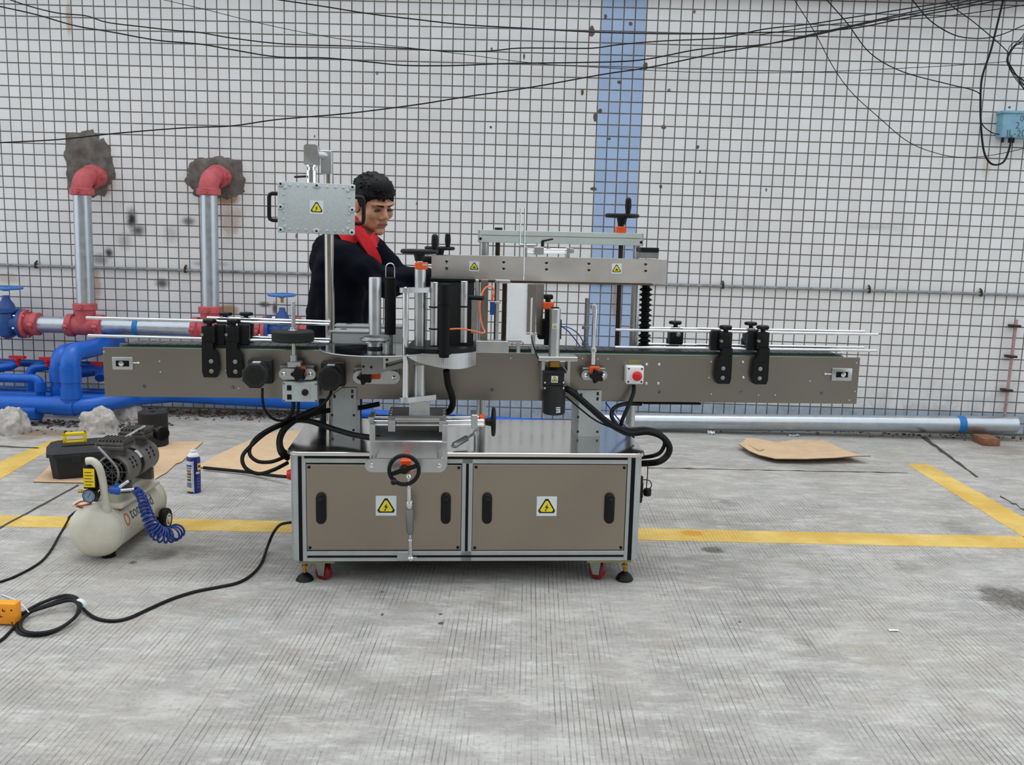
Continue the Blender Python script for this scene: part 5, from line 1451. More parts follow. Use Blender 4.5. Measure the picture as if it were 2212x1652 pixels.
def text_mesh(name, s, size, fn, m, parent, ex=0.0):
    """flat printed lettering: glyphs turned to mesh and laid on a surface by fn(x, y)"""
    cu = bpy.data.curves.new(name, 'FONT'); cu.body = s; cu.size = size; cu.resolution_u = 3
    to_ = bpy.data.objects.new(name, cu); COL.objects.link(to_)
    dg = bpy.context.evaluated_depsgraph_get()
    me = bpy.data.meshes.new_from_object(to_.evaluated_get(dg))
    bpy.data.objects.remove(to_); bpy.data.curves.remove(cu)
    bm = bmesh.new(); bm.from_mesh(me); bpy.data.meshes.remove(me)
    for _ in range(2):
        bmesh.ops.subdivide_edges(bm, edges=[e for e in bm.edges if e.calc_length() > size*0.25], cuts=2)
    bmesh.ops.triangulate(bm, faces=bm.faces)
    for v in bm.verts: v.co = fn(v.co.x, v.co.y)
    return put(name, bm, m, parent, flat=True)
PRT = mat('stencil_print', (70, 92, 104), 0.7)
zj = hi.z-lo.z
for s, ox, oz, sz in (('03', 0.108, 0.66, 0.055), ('2', 0.082, 0.36, 0.062), ('JL-20', 0.03, 0.04, 0.062)):
    text_mesh('stencil_lettering', s, sz, lambda x, y, ox=ox, oz=oz: V((lo.x+ox+x, WALL_Y-0.0908, lo.z+zj*oz+y)), PRT, JB)

# ------------------------------------------------------------------ cables strung in front of the wall
def cable(pts, r, lab, Y=6.33, sag=0):
    b = B(); b.tube([wp(x, y, Y if len(q) == 0 else q[0]) for x, y, *q in pts], r, 6, sub=5)
    tag(put('overhead_cable', b, WIRE), lab, 'cable', 'cables strung along the wall')
cable([(-60, -32), (23, 0), (80, 18), (130, 29), (185, 34), (230, 48), (300, 57), (380, 66), (430, 70), (500, 82), (600, 94), (700, 98), (810, 101), (900, 106), (950, 110), (1000, 111), (1060, 110), (1120, 104), (1200, 104), (1280, 104), (1340, 96), (1440, 88), (1560, 82), (1650, 63), (1750, 52), (1850, 36), (1950, 20), (2060, 2), (2200, -24)], 0.0042, 'black cable that dips and rises in shallow waves above the switch box')
cable([(-60, 2), (0, 14), (80, 32), (160, 55), (240, 69), (340, 87), (430, 95), (500, 107), (600, 123), (700, 125), (800, 134), (870, 141), (950, 142), (1000, 141), (1100, 137), (1250, 135), (1380, 130), (1500, 108), (1560, 103), (1650, 96), (1750, 78), (1850, 55), (1950, 34), (2060, 14), (2200, -16)], 0.0046, 'lowest of the wavy black cables crossing the pale blue tile stripe', 6.30)
cable([(300, -14), (355, 0), (450, 22), (540, 45), (640, 67), (760, 88), (900, 105), (1000, 117), (1150, 136), (1300, 146), (1450, 154), (1560, 157), (1700, 157), (1850, 152), (2050, 142), (2175, 133)], 0.0022, 'very thin cable drooping towards the dark cable bundle', 6.36)
cable([(540, -10), (605, 0), (700, 14), (800, 30), (900, 42), (1000, 53), (1150, 62), (1300, 70), (1450, 73), (1560, 72), (1650, 70), (1750, 68), (1850, 60), (1950, 40), (2060, 20), (2200, -8)], 0.0044, 'uppermost sagging black cable over the chipped tiles', 6.34)
cable([(-60, 311), (0, 308), (130, 301), (250, 288), (400, 276), (500, 272), (600, 258), (750, 245), (900, 226), (1000, 210), (1150, 188), (1300, 161), (1400, 146), (1500, 125), (1560, 112), (1650, 97), (1750, 75), (1850, 53), (1950, 30), (2080, 4), (2180, -15)], 0.0046, 'long black cable slanting up from beside the first standpipe', 6.26)
cable([(1710, -8), (1718, 3), (1760, 70), (1800, 145), (1840, 200), (1900, 255), (1960, 305), (2020, 330), (2080, 340), (2150, 334), (2230, 316)], 0.0026, 'thin cable hanging in a deep sag below the junction box', 6.38)
cable([(1780, -10), (1788, 2), (1830, 50), (1880, 115), (1950, 155), (2050, 182), (2105, 196), (2119, 212), (2119, 262), (2140, 285), (2163, 291)], 0.0034, 'thin cable sloping down to the junction box side', 6.39)
cable([(1960, -14), (1975, 5), (2010, 45), (2060, 75), (2110, 83), (2160, 76), (2230, 46)], 0.0036, 'cable in a shallow loop near the wall top', 6.36)
cable([(2036, -12), (2055, 12), (2100, 45), (2140, 78), (2165, 100), (2180, 116)], 0.0030, 'short cable running down into the dark bundle', 6.38)
cable([(1640, 75), (1800, 52), (1900, 44), (2000, 39), (2100, 28), (2230, 8)], 0.0030, 'faint cable rising gently beside the slanting cables', 6.38)
cable([(2172, -20), (2166, 5), (2155, 50), (2140, 110), (2122, 165), (2118, 210), (2119, 270), (2125, 325), (2137, 350), (2153, 356), (2170, 347), (2181, 318), (2184, 296)], 0.0066, 'thick black cable looping up under the junction box', 6.35)
for k in range(7):
    rk = random.Random(k+11); J = lambda a: rk.uniform(-a, a)
    cable([(2236+J(4), 30+k*13), (2206+J(9), 76+k*4+J(5)), (2186+J(6), 104+J(5)), (2177+J(2.5), 131+J(3)), (2188+J(5), 155+J(4)), (2207+J(7), 180+J(6)), (2236, 208+k*5+J(4))], 0.0024, 'strand of the dark cable bundle bunched above the junction box', 6.37-0.012*k)

# ------------------------------------------------------------------ rubble and litter along the wall
def lump(px, py, rx, ry, rz, seed, lab):
    c = gp(px, py); bm = bmesh.new()
    bmesh.ops.create_icosphere(bm, subdivisions=4, radius=1)
    for v in bm.verts:
        n = v.co.normalized(); k = 1+0.34*mnoise.noise(n*1.6+V((seed, 0, 0)))+0.16*mnoise.noise(n*4+V((0, seed, 0)))+0.07*mnoise.noise(n*11)
        q = V((n.x*rx*k, n.y*ry*k, n.z*rz*k))
        q.z = max(q.z, -rz*0.35)
        v.co = V((c.x, c.y+ry*0.6, rz*0.35))+q
    tag(put('concrete_block', bm, CONC, None, ang=0.9), lab, 'rubble', 'concrete lumps propping the blue pipe')
lump(202, 935, 0.125, 0.10, 0.105, 3.1, 'big broken concrete lump under the bend of the blue pipe')
lump(268, 907, 0.085, 0.09, 0.085, 7.7, 'pointed concrete lump behind the black roll')
lump(15, 938, 0.095, 0.09, 0.115, 5.2, 'pale concrete lump in front of the blue pipe end')
rb = B()
def pebble(x, y, s_):
    m = Matrix.Translation((x, y, s_*0.3)) @ Matrix.Rotation(random.uniform(0, 6), 4, 'Z') @ Matrix.Rotation(random.uniform(-0.6, 0.6), 4, 'X') @ Matrix.Diagonal((s_*random.uniform(0.7, 1.6), s_*random.uniform(0.6, 1.1), s_*random.uniform(0.25, 0.6), 1))
    r = bmesh.ops.create_icosphere(rb.bm, subdivisions=1, radius=1, matrix=m)
    rb.mi = random.choice((0, 0, 0, 1, 1, 2)); rb._fin(r['verts'])
for k in range(2200):
    x = random.uniform(-3.9, -0.9); y = 6.44-abs(random.gauss(0, 0.13))
    if x < -2.3 and random.random() < 0.45: y -= 0.5
    pebble(x, y, 0.004+0.012*random.random()**2)
for k in range(240): pebble(random.uniform(0.8, 4.0), 6.42-abs(random.gauss(0, 0.06)), random.uniform(0.004, 0.012))
o = put('gravel', rb, [mat('brown_litter', (70, 58, 47), 0.9, 0, 0.3), mat('pale_grit', (122, 114, 103), 0.9, 0, 0.3), mat('rusty_grit', (88, 60, 44), 0.9, 0, 0.3)], None, flat=True)
tag(o, 'brown leaf litter and grit gathered along the foot of the wall', 'litter', kind='stuff')
def scrap(px, py, w_, d_, h_, lab, m=WHITEP, seed=1.0):
    c = gp(px, py); b = B(); n = 6; G = [[None]*(n+1) for _ in range(n+1)]
    for i in range(n+1):
        for j in range(n+1):
            G[i][j] = b.bm.verts.new((c.x+(i/n-0.5)*w_, c.y+(j/n-0.5)*d_, 0.002+h_*abs(mnoise.noise(V((i*0.9+seed, j*0.9, seed))))*1.6))
    for i in range(n):
        for j in range(n): b.bm.faces.new((G[i][j], G[i+1][j], G[i+1][j+1], G[i][j+1]))
    o = put('paper_scrap', b, m, None, flat=True)
    md = o.modifiers.new('thickness', 'SOLIDIFY'); md.thickness = 0.0015
    tag(o, lab, 'litter')
scrap(1462, 912, 0.10, 0.06, 0.09, 'crumpled pale plastic scrap behind the long steel pipe', LABW, 2.2)
scrap(1536, 938, 0.045, 0.03, 0.03, 'small white crumpled scrap in front of the long steel pipe', WHITEP, 4.4)
scrap(1930, 1363, 0.034, 0.012, 0.003, 'thin white plastic sliver on the open grooved concrete', WHITEP, 6.0)
scrap(1715, 942, 0.07, 0.03, 0.012, 'flat translucent scrap tucked under the long steel pipe', GREYP, 8.0)

# ------------------------------------------------------------------ cardboard
def sheet(name, pts, lab, th=0.005, lift=None):
    b = B(); ps = []
    for i, (x, y) in enumerate(pts):
        z = 0.001+(lift[i] if lift else 0.0); q = gp(x, y, z); ps.append(V((q.x, q.y, z)))
    c = sum(ps, V((0, 0, 0)))/len(ps)
    if lift: c.z = 0.004
    bot = [b.bm.verts.new(p) for p in ps]; top = [b.bm.verts.new(p+V((0, 0, th))) for p in ps]
    cb = b.bm.verts.new(c); ct = b.bm.verts.new(c+V((0, 0, th)))
    n = len(ps)
    for i in range(n):
        j = (i+1) % n
        b.bm.faces.new((top[i], top[j], ct)).material_index = 0
        b.bm.faces.new((bot[j], bot[i], cb)).material_index = 0
        b.bm.faces.new((bot[i], bot[j], top[j], top[i])).material_index = 1
    o = put(name, b, [CARD, CARDE], None, flat=True)
    tag(o, lab, 'cardboard', 'flattened cardboard on the ground'); return o
sheet('cardboard_sheet', [(72, 1042), (140, 1043.5), (215, 1045), (322, 1045), (345, 1030), (360, 1022), (380, 1003), (392, 999), (438, 956), (380, 954), (170, 951), (120, 995)], 'flattened cardboard sheet under the toolbox and compressor')
sheet('cardboard_sheet', [(432, 1011), (470, 1015), (640, 1032), (760, 1030), (760, 925), (600, 934), (560, 944), (520, 961), (468, 985), (433, 1006)], 'flattened cardboard sheet beside the machine cabinet', 0.007)
sheet('cardboard_sheet', [(1596, 960), (1618, 975), (1640, 984), (1675, 992), (1740, 992.5), (1804, 990), (1850, 986), (1881, 986), (1850, 982), (1812, 968), (1778, 951), (1768, 953), (1745, 951), (1712, 951), (1683, 957), (1650, 951), (1613, 946), (1606, 955)], 'torn curled cardboard sheet in front of the long steel pipe', 0.005,
      [0.03, 0.026, 0.022, 0.026, 0.03, 0.034, 0.04, 0.045, 0.03, 0.02, 0.012, 0.01, 0.01, 0.01, 0.012, 0.02, 0.04, 0.035])
b = B(); ps = [gp(x, y, 0.03) for x, y in ((1612, 952), (1626, 953), (1644, 968), (1652, 970), (1640, 974), (1618, 962))]
b.prism(ps, (0, 0, 0.004)); cs = bpy.data.objects['cardboard_sheet.002']; put('torn_flap', b, CARD, cs, flat=True)
# ------------------------------------------------------------------ black toolbox
TBX = mat('black_toolbox_plastic', (22, 22, 26), 0.45, 0.0, 0.15, 40)
a = gp(108, 1041); e = gp(232, 1031)
ux = (e-a); ux.z = 0; ux.normalize(); uy = V((-ux.y, ux.x, 0))
TBM = Matrix(((ux.x, uy.x, 0, a.x), (ux.y, uy.y, 0, a.y), (0, 0, 1, 0.006), (0, 0, 0, 1)))
TB = empty('toolbox', mat=TBM); tag(TB, 'black plastic toolbox with a yellow carry handle on the cardboard', 'toolbox')
L, D = 0.46, 0.20
def frustum(b, x0, x1, y0, y1, z0, z1, ins, bev=0.0):
    r0 = [V((x0+ins, y0+ins, z0)), V((x1-ins, y0+ins, z0)), V((x1-ins, y1-ins, z0)), V((x0+ins, y1-ins, z0))]
    r1 = [V((x0, y0, z1)), V((x1, y0, z1)), V((x1, y1, z1)), V((x0, y1, z1))]
    b.rings([r0, r1])
def chbox(b, x0, x1, y0, y1, z0, z1, c, i0=0.0, i1=0.0):
    def rg(z, i):
        X0, X1, Y0, Y1 = x0+i, x1-i, y0+i, y1-i
        return [V(q) for q in ((X0+c, Y0, z), (X1-c, Y0, z), (X1, Y0+c, z), (X1, Y1-c, z), (X1-c, Y1, z), (X0+c, Y1, z), (X0, Y1-c, z), (X0, Y0+c, z))]
    b.rings([rg(z0, i0), rg(z1, i1)])
b = B(); chbox(b, 0, L, 0, D, 0, 0.115, 0.03, 0.014, 0.0); put('toolbox_body', b, TBX, TB)
b = B(); chbox(b, -0.012, L+0.012, -0.012, D+0.012, 0.115, 0.135, 0.034); chbox(b, -0.012, L+0.012, -0.012, D+0.012, 0.135, 0.165, 0.034, 0.0, 0.022); put('toolbox_lid', b, TBX, TB)
b = B(); b.box((0.03, -0.016, 0.112), (L-0.03, 0.0, 0.128), 0.003); b.box((0.06, 0.03, 0.164), (L-0.06, D-0.03, 0.171), 0.004); put('lid_rib', b, TBX, TB)
b = B()
for dx in (0.10, L-0.13): b.box((dx, -0.02, 0.09), (dx+0.05, -0.008, 0.13), 0.004)
put('lid_latch', b, TBX, TB, split=True)
hc = TBM.inverted() @ wp(162, 950, (a.y+0.12))
b = B(); hx0, hx1 = hc.x-0.056, hc.x+0.056
yh = D/2
b.box((hx0, yh-0.014, 0.168), (hx1, yh+0.014, 0.180), 0.003); b.box((hx0, yh-0.014, 0.205), (hx1, yh+0.014, 0.222), 0.004)
b.box((hx0, yh-0.014, 0.168), (hx0+0.017, yh+0.014, 0.222), 0.004); b.box((hx1-0.017, yh-0.014, 0.168), (hx1, yh+0.014, 0.222), 0.004)
put('carry_handle', b, YEL, TB, label='yellow carry handle')

# black rubber roll standing upright
c = gp(322, 968); b = B(); c.y += 0.07
r0 = 31.5*c.y/FPX
b.lathe((c.x, c.y, 0.006), (0, 0, 1), [(r0-0.004, 0), (r0, 0.004), (r0, 0.196), (r0-0.004, 0.20), (0.018, 0.20), (0.018, 0.17), (0.001, 0.17)], 40)
tag(put('foam_roll', b, mat('black_foam_roll', (30, 30, 31), 0.9, 0, 0.15, 50, bump=0.2)), 'black upright roll with a centre hole behind the toolbox', 'roll')

# spray can
c = gp(415, 1066); c.y += 0.03; R_ = 14.6*c.y/FPX
CAN = empty('spray_can', c); tag(CAN, 'blue and yellow spray can with a white cap on the concrete', 'spray can')
zc1 = (1066-985)*c.y/FPX*1.02
NB = mat('spray_can_blue', (26, 36, 120), 0.3, 0.1, 0.05)
b = B(); b.lathe((0, 0, 0), (0, 0, 1), [(R_-0.002, 0), (R_, 0.002), (R_, zc1-0.012), (R_-0.003, zc1-0.006), (R_-0.006, zc1)], 40); put('can_body', b, NB, CAN)
b = B(); b.lathe((0, 0, zc1), (0, 0, 1), [(R_-0.004, 0), (R_-0.005, 0.006), (R_*0.62, 0.016), (R_*0.5, 0.018), (R_*0.46, 0.030), (R_*0.22, 0.032), (R_*0.2, 0.040), (0.001, 0.041)], 30); put('spray_cap', b, WHITEP, CAN)
def can_patch(name, a0, a1, z0, z1, m, lift=0.0005):
    b = B(); n = 10
    for k in range(n):
        f = lambda t, z: V(((R_+lift)*math.sin(t), -(R_+lift)*math.cos(t), z))
        t0 = math.radians(a0+(a1-a0)*k/n); t1 = math.radians(a0+(a1-a0)*(k+1)/n)
        b.quad(f(t0, z0), f(t1, z0), f(t1, z1), f(t0, z1))
    return put(name, b, m, CAN, flat=True)
CW = mat('can_label_white', (214, 216, 220), 0.4); CG = mat('can_label_grey', (110, 124, 150), 0.4)
can_patch('label_panel', -90, 12, 0.01, zc1-0.02, CW)
can_patch('label_stripe', 14, 20, 0.004, zc1-0.016, CW)
for z0, z1, m, a0, a1 in ((0.135, 0.143, NB, -70, 4), (0.122, 0.131, CG, -70, 0), (0.106, 0.118, mat('can_olive', (120, 110, 60), 0.4), -60, -5), (0.092, 0.103, mat('can_maroon', (120, 50, 60), 0.4), -50, -2), (0.078, 0.088, mat('can_green', (110, 118, 40), 0.4), -60, -4), (0.062, 0.074, mat('can_brown', (92, 74, 52), 0.4), -50, -5), (0.03, 0.056, CG, -64, -2), (0.012, 0.022, YEL, -55, 0)):
    can_patch('label_block', a0, a1, z0, z1, m, 0.001)
can_patch('label_shield', 52, 100, 0.115, 0.15, YEL, 0.001)
can_patch('label_block', 58, 90, 0.128, 0.139, NB, 0.0014)
can_patch('label_block', 38, 74, 0.098, 0.108, CW, 0.001)
for k in range(4): can_patch('label_block', 44, 70, 0.03+k*0.014, 0.034+k*0.014, CG, 0.001)

# ------------------------------------------------------------------ air compressor
TX, TZ, TR_ = -1.648, 0.122, 0.105
Y0, Y1 = 3.37, 3.90
ACO = empty('air_compressor', (TX, 3.6, 0)); tag(ACO, 'cream portable air compressor with twin dark cylinder heads and coiled blue hose', 'compressor')
INV = V((TX, 3.6, 0))
def A_(name, b, m, parent=None, **k):
    bm = b.bm if isinstance(b, B) else b
    for v in bm.verts: v.co = v.co-INV
    return put(name, bm, m, ACO if parent is None else parent, **k)
b = B(); prof = []
for k in range(7): t = PI/2*k/6; prof.append((TR_*math.sin(t)**0.8, -0.05*math.cos(t)))
Lk = Y1-Y0
prof = [(r, h+0.05) for r, h in prof]+[(TR_, Lk-0.05)]+[(TR_*math.cos(PI/2*k/6)**0.8 if k < 6 else 0.001, Lk-0.05+0.05*math.sin(PI/2*k/6)) for k in range(1, 7)]
b.lathe((TX, Y0, TZ), (0, 1, 0), prof, 48)
tank = A_('air_tank', b, CREAM)
b = B(); b.lathe((TX, Y0+0.052, TZ), (0, 1, 0), [(TR_, 0), (TR_+0.0022, 0.001), (TR_+0.0022, 0.004), (TR_, 0.005)], 48); b.lathe((TX, Y1-0.057, TZ), (0, 1, 0), [(TR_, 0), (TR_+0.0022, 0.001), (TR_+0.0022, 0.004), (TR_, 0.005)], 48); A_('weld_seam', b, CREAM, split=True)
b = B(); b.lathe((TX+0.02, Y0+0.10, 0), (0, 0, 1), [(0.028, 0), (0.026, 0.02), (0.018, 0.04)], 16); A_('rubber_foot', b, RUBBER)
b = B(); b.box((TX-0.10, Y0+0.06, TZ+0.085), (TX+0.10, Y1-0.10, TZ+0.10), 0.004); b.box((TX-0.07, Y0+0.09, TZ+0.095), (TX+0.07, Y1-0.08, TZ+0.135), 0.006); A_('motor_plate', b, CREAM)
# wheels
for s_ in (-1, 1):
    wc = wp(357, 1133, 3.80) if s_ > 0 else V((2*TX-wp(357, 1133, 3.80).x, 3.80, wp(357, 1133, 3.80).z))
    wr = max(wc.z, 0.05); wc.z = wr
    b = B(); b.lathe(wc-V((0.016, 0, 0)), (1, 0, 0), [(wr*0.6, 0), (wr*0.92, 0.002), (wr, 0.008), (wr, 0.024), (wr*0.92, 0.030), (wr*0.6, 0.032)], 32); wo = A_('wheel', b, RUBBER)
    b = B(); b.lathe(wc-V((0.018*s_, 0, 0)), (s_, 0, 0), [(wr*0.62, 0), (wr*0.62, 0.033), (wr*0.4, 0.036), (wr*0.3, 0.03), (0.012, 0.04)], 28); A_('wheel_disc', b, CREAM)
b = B(); wc = wp(357, 1133, 3.80); b.cyl((2*TX-wc.x, 3.8, wr), (wc.x, 3.8, wr), 0.009, n=10); b.box((TX-0.07, 3.785, wr-0.01), (TX+0.07, 3.815, TZ-0.06), 0.003); A_('axle', b, SPRING)
# motor
MDK = mat('grey_cast_motor', (116, 113, 108), 0.5, 0.1, 0.15, 40, dirt=0.25)
MDD = mat('dark_cast_head', (84, 81, 77), 0.5, 0.2, 0.2, 40, dirt=0.2)
mf = wp(238, 1018, 3.46); mr_ = 0.066
mx, mz = mf.x+0.01, mf.z
b = B(); b.lathe((mx, 3.46, mz), (0, 1, 0), [(mr_*0.9, 0), (mr_, 0.008), (mr_, 0.11), (mr_*0.93, 0.115), (mr_*0.93, 0.15), (mr_, 0.155), (mr_, 0.29), (mr_*0.8, 0.32), (mr_*0.4, 0.33)], 36)
mo = A_('pump_motor', b, MDK)
b = B(); b.lathe((mx, 3.457, mz), (0, 1, 0), [(mr_*0.86, 0), (mr_*0.86, 0.004)], 30)
A_('fan_opening', b, RUBBER)
b = B()
for k in range(8):
    a = 2*PI*k/8; b.cyl((mx, 3.455, mz), (mx+mr_*0.84*math.cos(a), 3.455, mz+mr_*0.84*math.sin(a)), 0.0025, n=6)
for k in (0.35, 0.6, 0.86): b.tube([V((mx+mr_*k*math.cos(2*PI*j/28), 3.455, mz+mr_*k*math.sin(2*PI*j/28))) for j in range(28)], 0.0018, 6, closed=True, raw=True)
A_('fan_guard', b, MDD)
b = B(); b.lathe((mx, 3.576, mz), (0, 1, 0), [(mr_*0.95, 0), (mr_*0.95, 0.033)], 36); A_('motor_band', b, RUBBER)
b = B(); n = 8
for k in range(n):
    f = lambda t, y: V((mx+(mr_*0.955+0.0008)*math.sin(t), y, mz+(mr_*0.955+0.0008)*math.cos(t)))
    t0 = 0.55+0.6*k/n; t1 = 0.55+0.6*(k+1)/n
    b.quad(f(t0, 3.58), f(t1, 3.58), f(t1, 3.605), f(t0, 3.605))
A_('rating_label', b, LABW)
b = B()
for yy in (3.50, 3.53, 3.66, 3.70):
    for k in range(3): b.lathe((mx+mr_*math.sin(0.9+0.25*k)-0.001, yy, mz+mr_*math.cos(0.9+0.25*k)), (math.sin(0.9+0.25*k), 0, math.cos(0.9+0.25*k)), [(0.006, 0), (0.006, 0.0016)], 8)
A_('vent_slot', b, RUBBER)
for yy in (3.50, 3.70):
    b = B(); b.lathe((mx-0.004, yy, mz+mr_*0.8), (0, 0, 1), [(0.042, 0), (0.042, 0.035)], 24); A_('cylinder', b, MDD)
    b = B(); hz = mz+mr_*0.8+0.035
    b.box((mx-0.062, yy-0.058, hz), (mx+0.054, yy+0.058, hz+0.014), 0.004)
    b.box((mx-0.056, yy-0.050, hz+0.014), (mx+0.048, yy+0.050, hz+0.028), 0.005)
    for k in range(8): b.box((mx-0.052+k*0.0135, yy-0.046, hz+0.026), (mx-0.046+k*0.0135, yy+0.046, hz+0.038), 0.001, 1)
    for sx_ in (-1, 1):
        for sy in (-1, 1): b.cyl((mx-0.004+sx_*0.05, yy+sy*0.05, hz+0.012), (mx-0.004+sx_*0.05, yy+sy*0.05, hz+0.024), 0.006, n=6)
    A_('cylinder_head', b, MDD)
b = B(); b.cyl((mx+0.02, 3.53, mz+mr_*0.8+0.066), (mx+0.02, 3.72, mz+mr_*0.8+0.072), 0.006, n=10); A_('cross_tube', b, CHROME)
b = B(); b.lathe((mx+0.075, 3.73, mz+mr_+0.03), (0.6, -0.4, 0), [(0.025, 0), (0.03, 0.004), (0.03, 0.03), (0.022, 0.034)], 22); A_('air_filter', b, BLACK)
b = B(); b.box((mx-0.05, 3.49, TZ+0.13), (mx+0.05, 3.52, mz-mr_*0.75), 0.003); b.box((mx-0.05, 3.70, TZ+0.13), (mx+0.05, 3.73, mz-mr_*0.75), 0.003); A_('motor_stand', b, MDD, split=True)
b = B(); q = wp(318, 1026, 3.76); b.box(q-V((0.018, 0.02, 0.014)), q+V((0.018, 0.02, 0.014)), 0.004); b.cyl(q+V((-0.05, 0, 0)), q, 0.006, n=8); A_('relief_valve', b, BLACK)
b = B(); b.tube([wp(212, 965, 3.43), wp(235, 990, 3.42), wp(252, 1010, 3.42), wp(256, 1030, 3.42), wp(248, 1050, 3.43)], 0.0052, 8); A_('delivery_hose', b, ALUD)
# handle
b = B(); b.tube([wp(x, y, Y) for x, y, Y in ((186, 996, 3.36), (200, 996, 3.365), (213, 1008, 3.37), (220, 1030, 3.38), (225, 1060, 3.39), (230, 1090, 3.40), (236, 1114, 3.42), (247, 1118, 3.46), (268, 1106, 3.52))], 0.0145, 14, sub=6); A_('carry_handle', b, CREAM)
# pressure switch, gauge, regulator
lo, hi = wp(180, 1056, 3.36), wp(205, 1008, 3.36)
b = B(); b.box((lo.x, 3.36, lo.z), (hi.x, 3.42, hi.z), 0.004); b.prism([V((lo.x, 3.362, hi.z)), V((hi.x, 3.362, hi.z)), V((hi.x-0.012, 3.375, hi.z+0.018)), V((lo.x+0.012, 3.375, hi.z+0.018))], (0, 0.04, 0)); ps = A_('pressure_switch', b, BLACK)
b = B(); b.box((lo.x+0.003, 3.3585, lo.z+0.008), (hi.x-0.003, 3.3605, hi.z-0.008)); A_('caution_sticker', b, YEL, None, label='yellow sticker')
b = B()
for k in range(5): b.box((lo.x+0.008, 3.3578, lo.z+0.016+k*0.012), (hi.x-(0.008 if k % 2 else 0.014), 3.359, lo.z+0.0185+k*0.012))
A_('sticker_print', b, LABK)
g = wp(193, 1071, 3.35)
b = B(); b.lathe(g, (0, -1, 0), [(0.025, -0.022), (0.026, 0.0), (0.026, 0.003), (0.023, 0.004)], 32); ga = A_('pressure_gauge', b, BLACK)
b = B(); b.lathe(g+V((0, -0.003, 0)), (0, -1, 0), [(0.0225, 0), (0.0225, 0.0014)], 32); A_('gauge_face', b, mat('gauge_face', (120, 140, 168), 0.2))
b = B()
for k in range(13):
    a = math.radians(-40+k*260/12); b.box(g+V((0.018*math.cos(a)-0.0012, -0.0054, 0.018*math.sin(a)-0.0012)), g+V((0.018*math.cos(a)+0.0012, -0.0046, 0.018*math.sin(a)+0.0012)))
b.cyl(g+V((-0.004, -0.005, -0.006)), g+V((0.006, -0.005, 0.012)), 0.0008, n=5)
A_('gauge_scale', b, LABK)
b = B(); b.cyl(g+V((0, 0.02, 0.0)), g+V((0.0, 0.07, 0.01)), 0.008, n=8); b.cyl(g+V((-0.045, 0.02, 0.012)), g+V((0.01, 0.03, 0.012)), 0.006, n=8); b.lathe(g+V((-0.05, 0.02, 0.012)), (1, 0, 0), [(0.007, 0), (0.007, 0.014)], 6); A_('brass_fitting', b, BRASS)
q = wp(250, 1056, 3.40)
b = B(); b.lathe(q-V((0.022, 0, 0.004)), (1, 0, 0), [(0.012, 0), (0.016, 0.004), (0.016, 0.034), (0.011, 0.04)], 18); b.cyl(q+V((0.006, 0, -0.02)), q+V((0.006, 0, 0.02)), 0.010, n=12); A_('regulator', b, mat('regulator_blue', (24, 84, 170), 0.4))
b = B(); b.lathe(q-V((0.038, 0, 0.004)), (1, 0, 0), [(0.008, 0), (0.008, 0.018)], 12); A_('regulator_ring', b, RED)
b = B(); b.cyl(q+V((0.014, 0, 0.008)), wp(277, 1039, 3.40), 0.0065, n=12, ch=0.001); b.cyl(q+V((0.018, 0, -0.004)), wp(291, 1056, 3.40), 0.0062, n=12, ch=0.001); A_('quick_coupler', b, CHROME, split=True)
b = B(); b.tube([wp(162, 1090, 3.40), wp(175, 1083, 3.40), wp(190, 1082, 3.41), wp(196, 1086, 3.42), wp(180, 1091, 3.41), wp(166, 1093, 3.40), wp(178, 1096, 3.41), wp(196, 1090, 3.43)], 0.0035, 8); A_('copper_coil', b, mat('copper', (176, 104, 66), 0.35, 0.9, 0.1))
b = B(); b.tube([wp(215, 1062, 3.42), wp(212, 1075, 3.44), wp(195, 1092, 3.50), wp(165, 1104, 3.58), wp(148, 1118, 3.62)], 0.0045, 8); A_('motor_lead', b, WIRE)
# lettering along the tank
def on_tank(x, y, a0=math.radians(38), y00=3.475):
    a = a0+y/TR_
    return V((TX+(TR_+0.0012)*math.cos(a), y00+x, TZ+(TR_+0.0012)*math.sin(a)))-INV
NP = mat('dark_print', (62, 64, 72), 0.5)
to_ = text_mesh('tank_lettering', 'tomapid', 0.066, lambda x, y: on_tank(x*1.0, y, math.radians(12), 3.505), NP, ACO)
b = B(); op = mat('orange_print', (226, 96, 52), 0.5)
for k in range(24):
    a = 2*PI*k/24; a2 = 2*PI*(k+1)/24
    f = lambda t, r: on_tank(0.02*r*math.cos(t)/1.0, 0.026*r*math.sin(t)+0.018, math.radians(8), 3.470)
    b.quad(f(a, 0.7), f(a2, 0.7), f(a2, 1.0), f(a, 1.0))
for k in range(3):
    b.quad(*[on_tank(0.008*i+0.014*(k-1), 0.012*j+0.058, math.radians(8), 3.467) for i, j in ((0, 0), (1, 0), (1, 1), (0, 1))])
put('tank_emblem', b, op, ACO, flat=True)
# coiled hose
cen = catmull([wp(292, 1057, 3.40), wp(304, 1070, 3.42), wp(312, 1092, 3.44), wp(318, 1112, 3.45), wp(328, 1134, 3.46), wp(338, 1148, 3.47), wp(352, 1156, 3.49), wp(372, 1154, 3.52), wp(384, 1146, 3.56)], 60)
pts = []; turns = 21
Ln = len(cen)
for i, p in enumerate(cen):
    t = i/(Ln-1)
    tg = (cen[min(i+1, Ln-1)]-cen[max(i-1, 0)]).normalized()
    a_ = tg.cross(V((0.2, 1, 0.1))).normalized(); b_ = tg.cross(a_)
    r = 0.012+0.017*min(1, t*1.5)
    th = 2*PI*turns*(t**0.8)
    q = p+(a_*math.cos(th)+b_*math.sin(th))*r
    q.z = max(q.z, 0.005)
    pts.append(q)
b = B(); b.tube(pts, 0.0042, 7, raw=True); A_('coiled_hose', b, mat('coil_hose_blue', (24, 58, 140), 0.35))

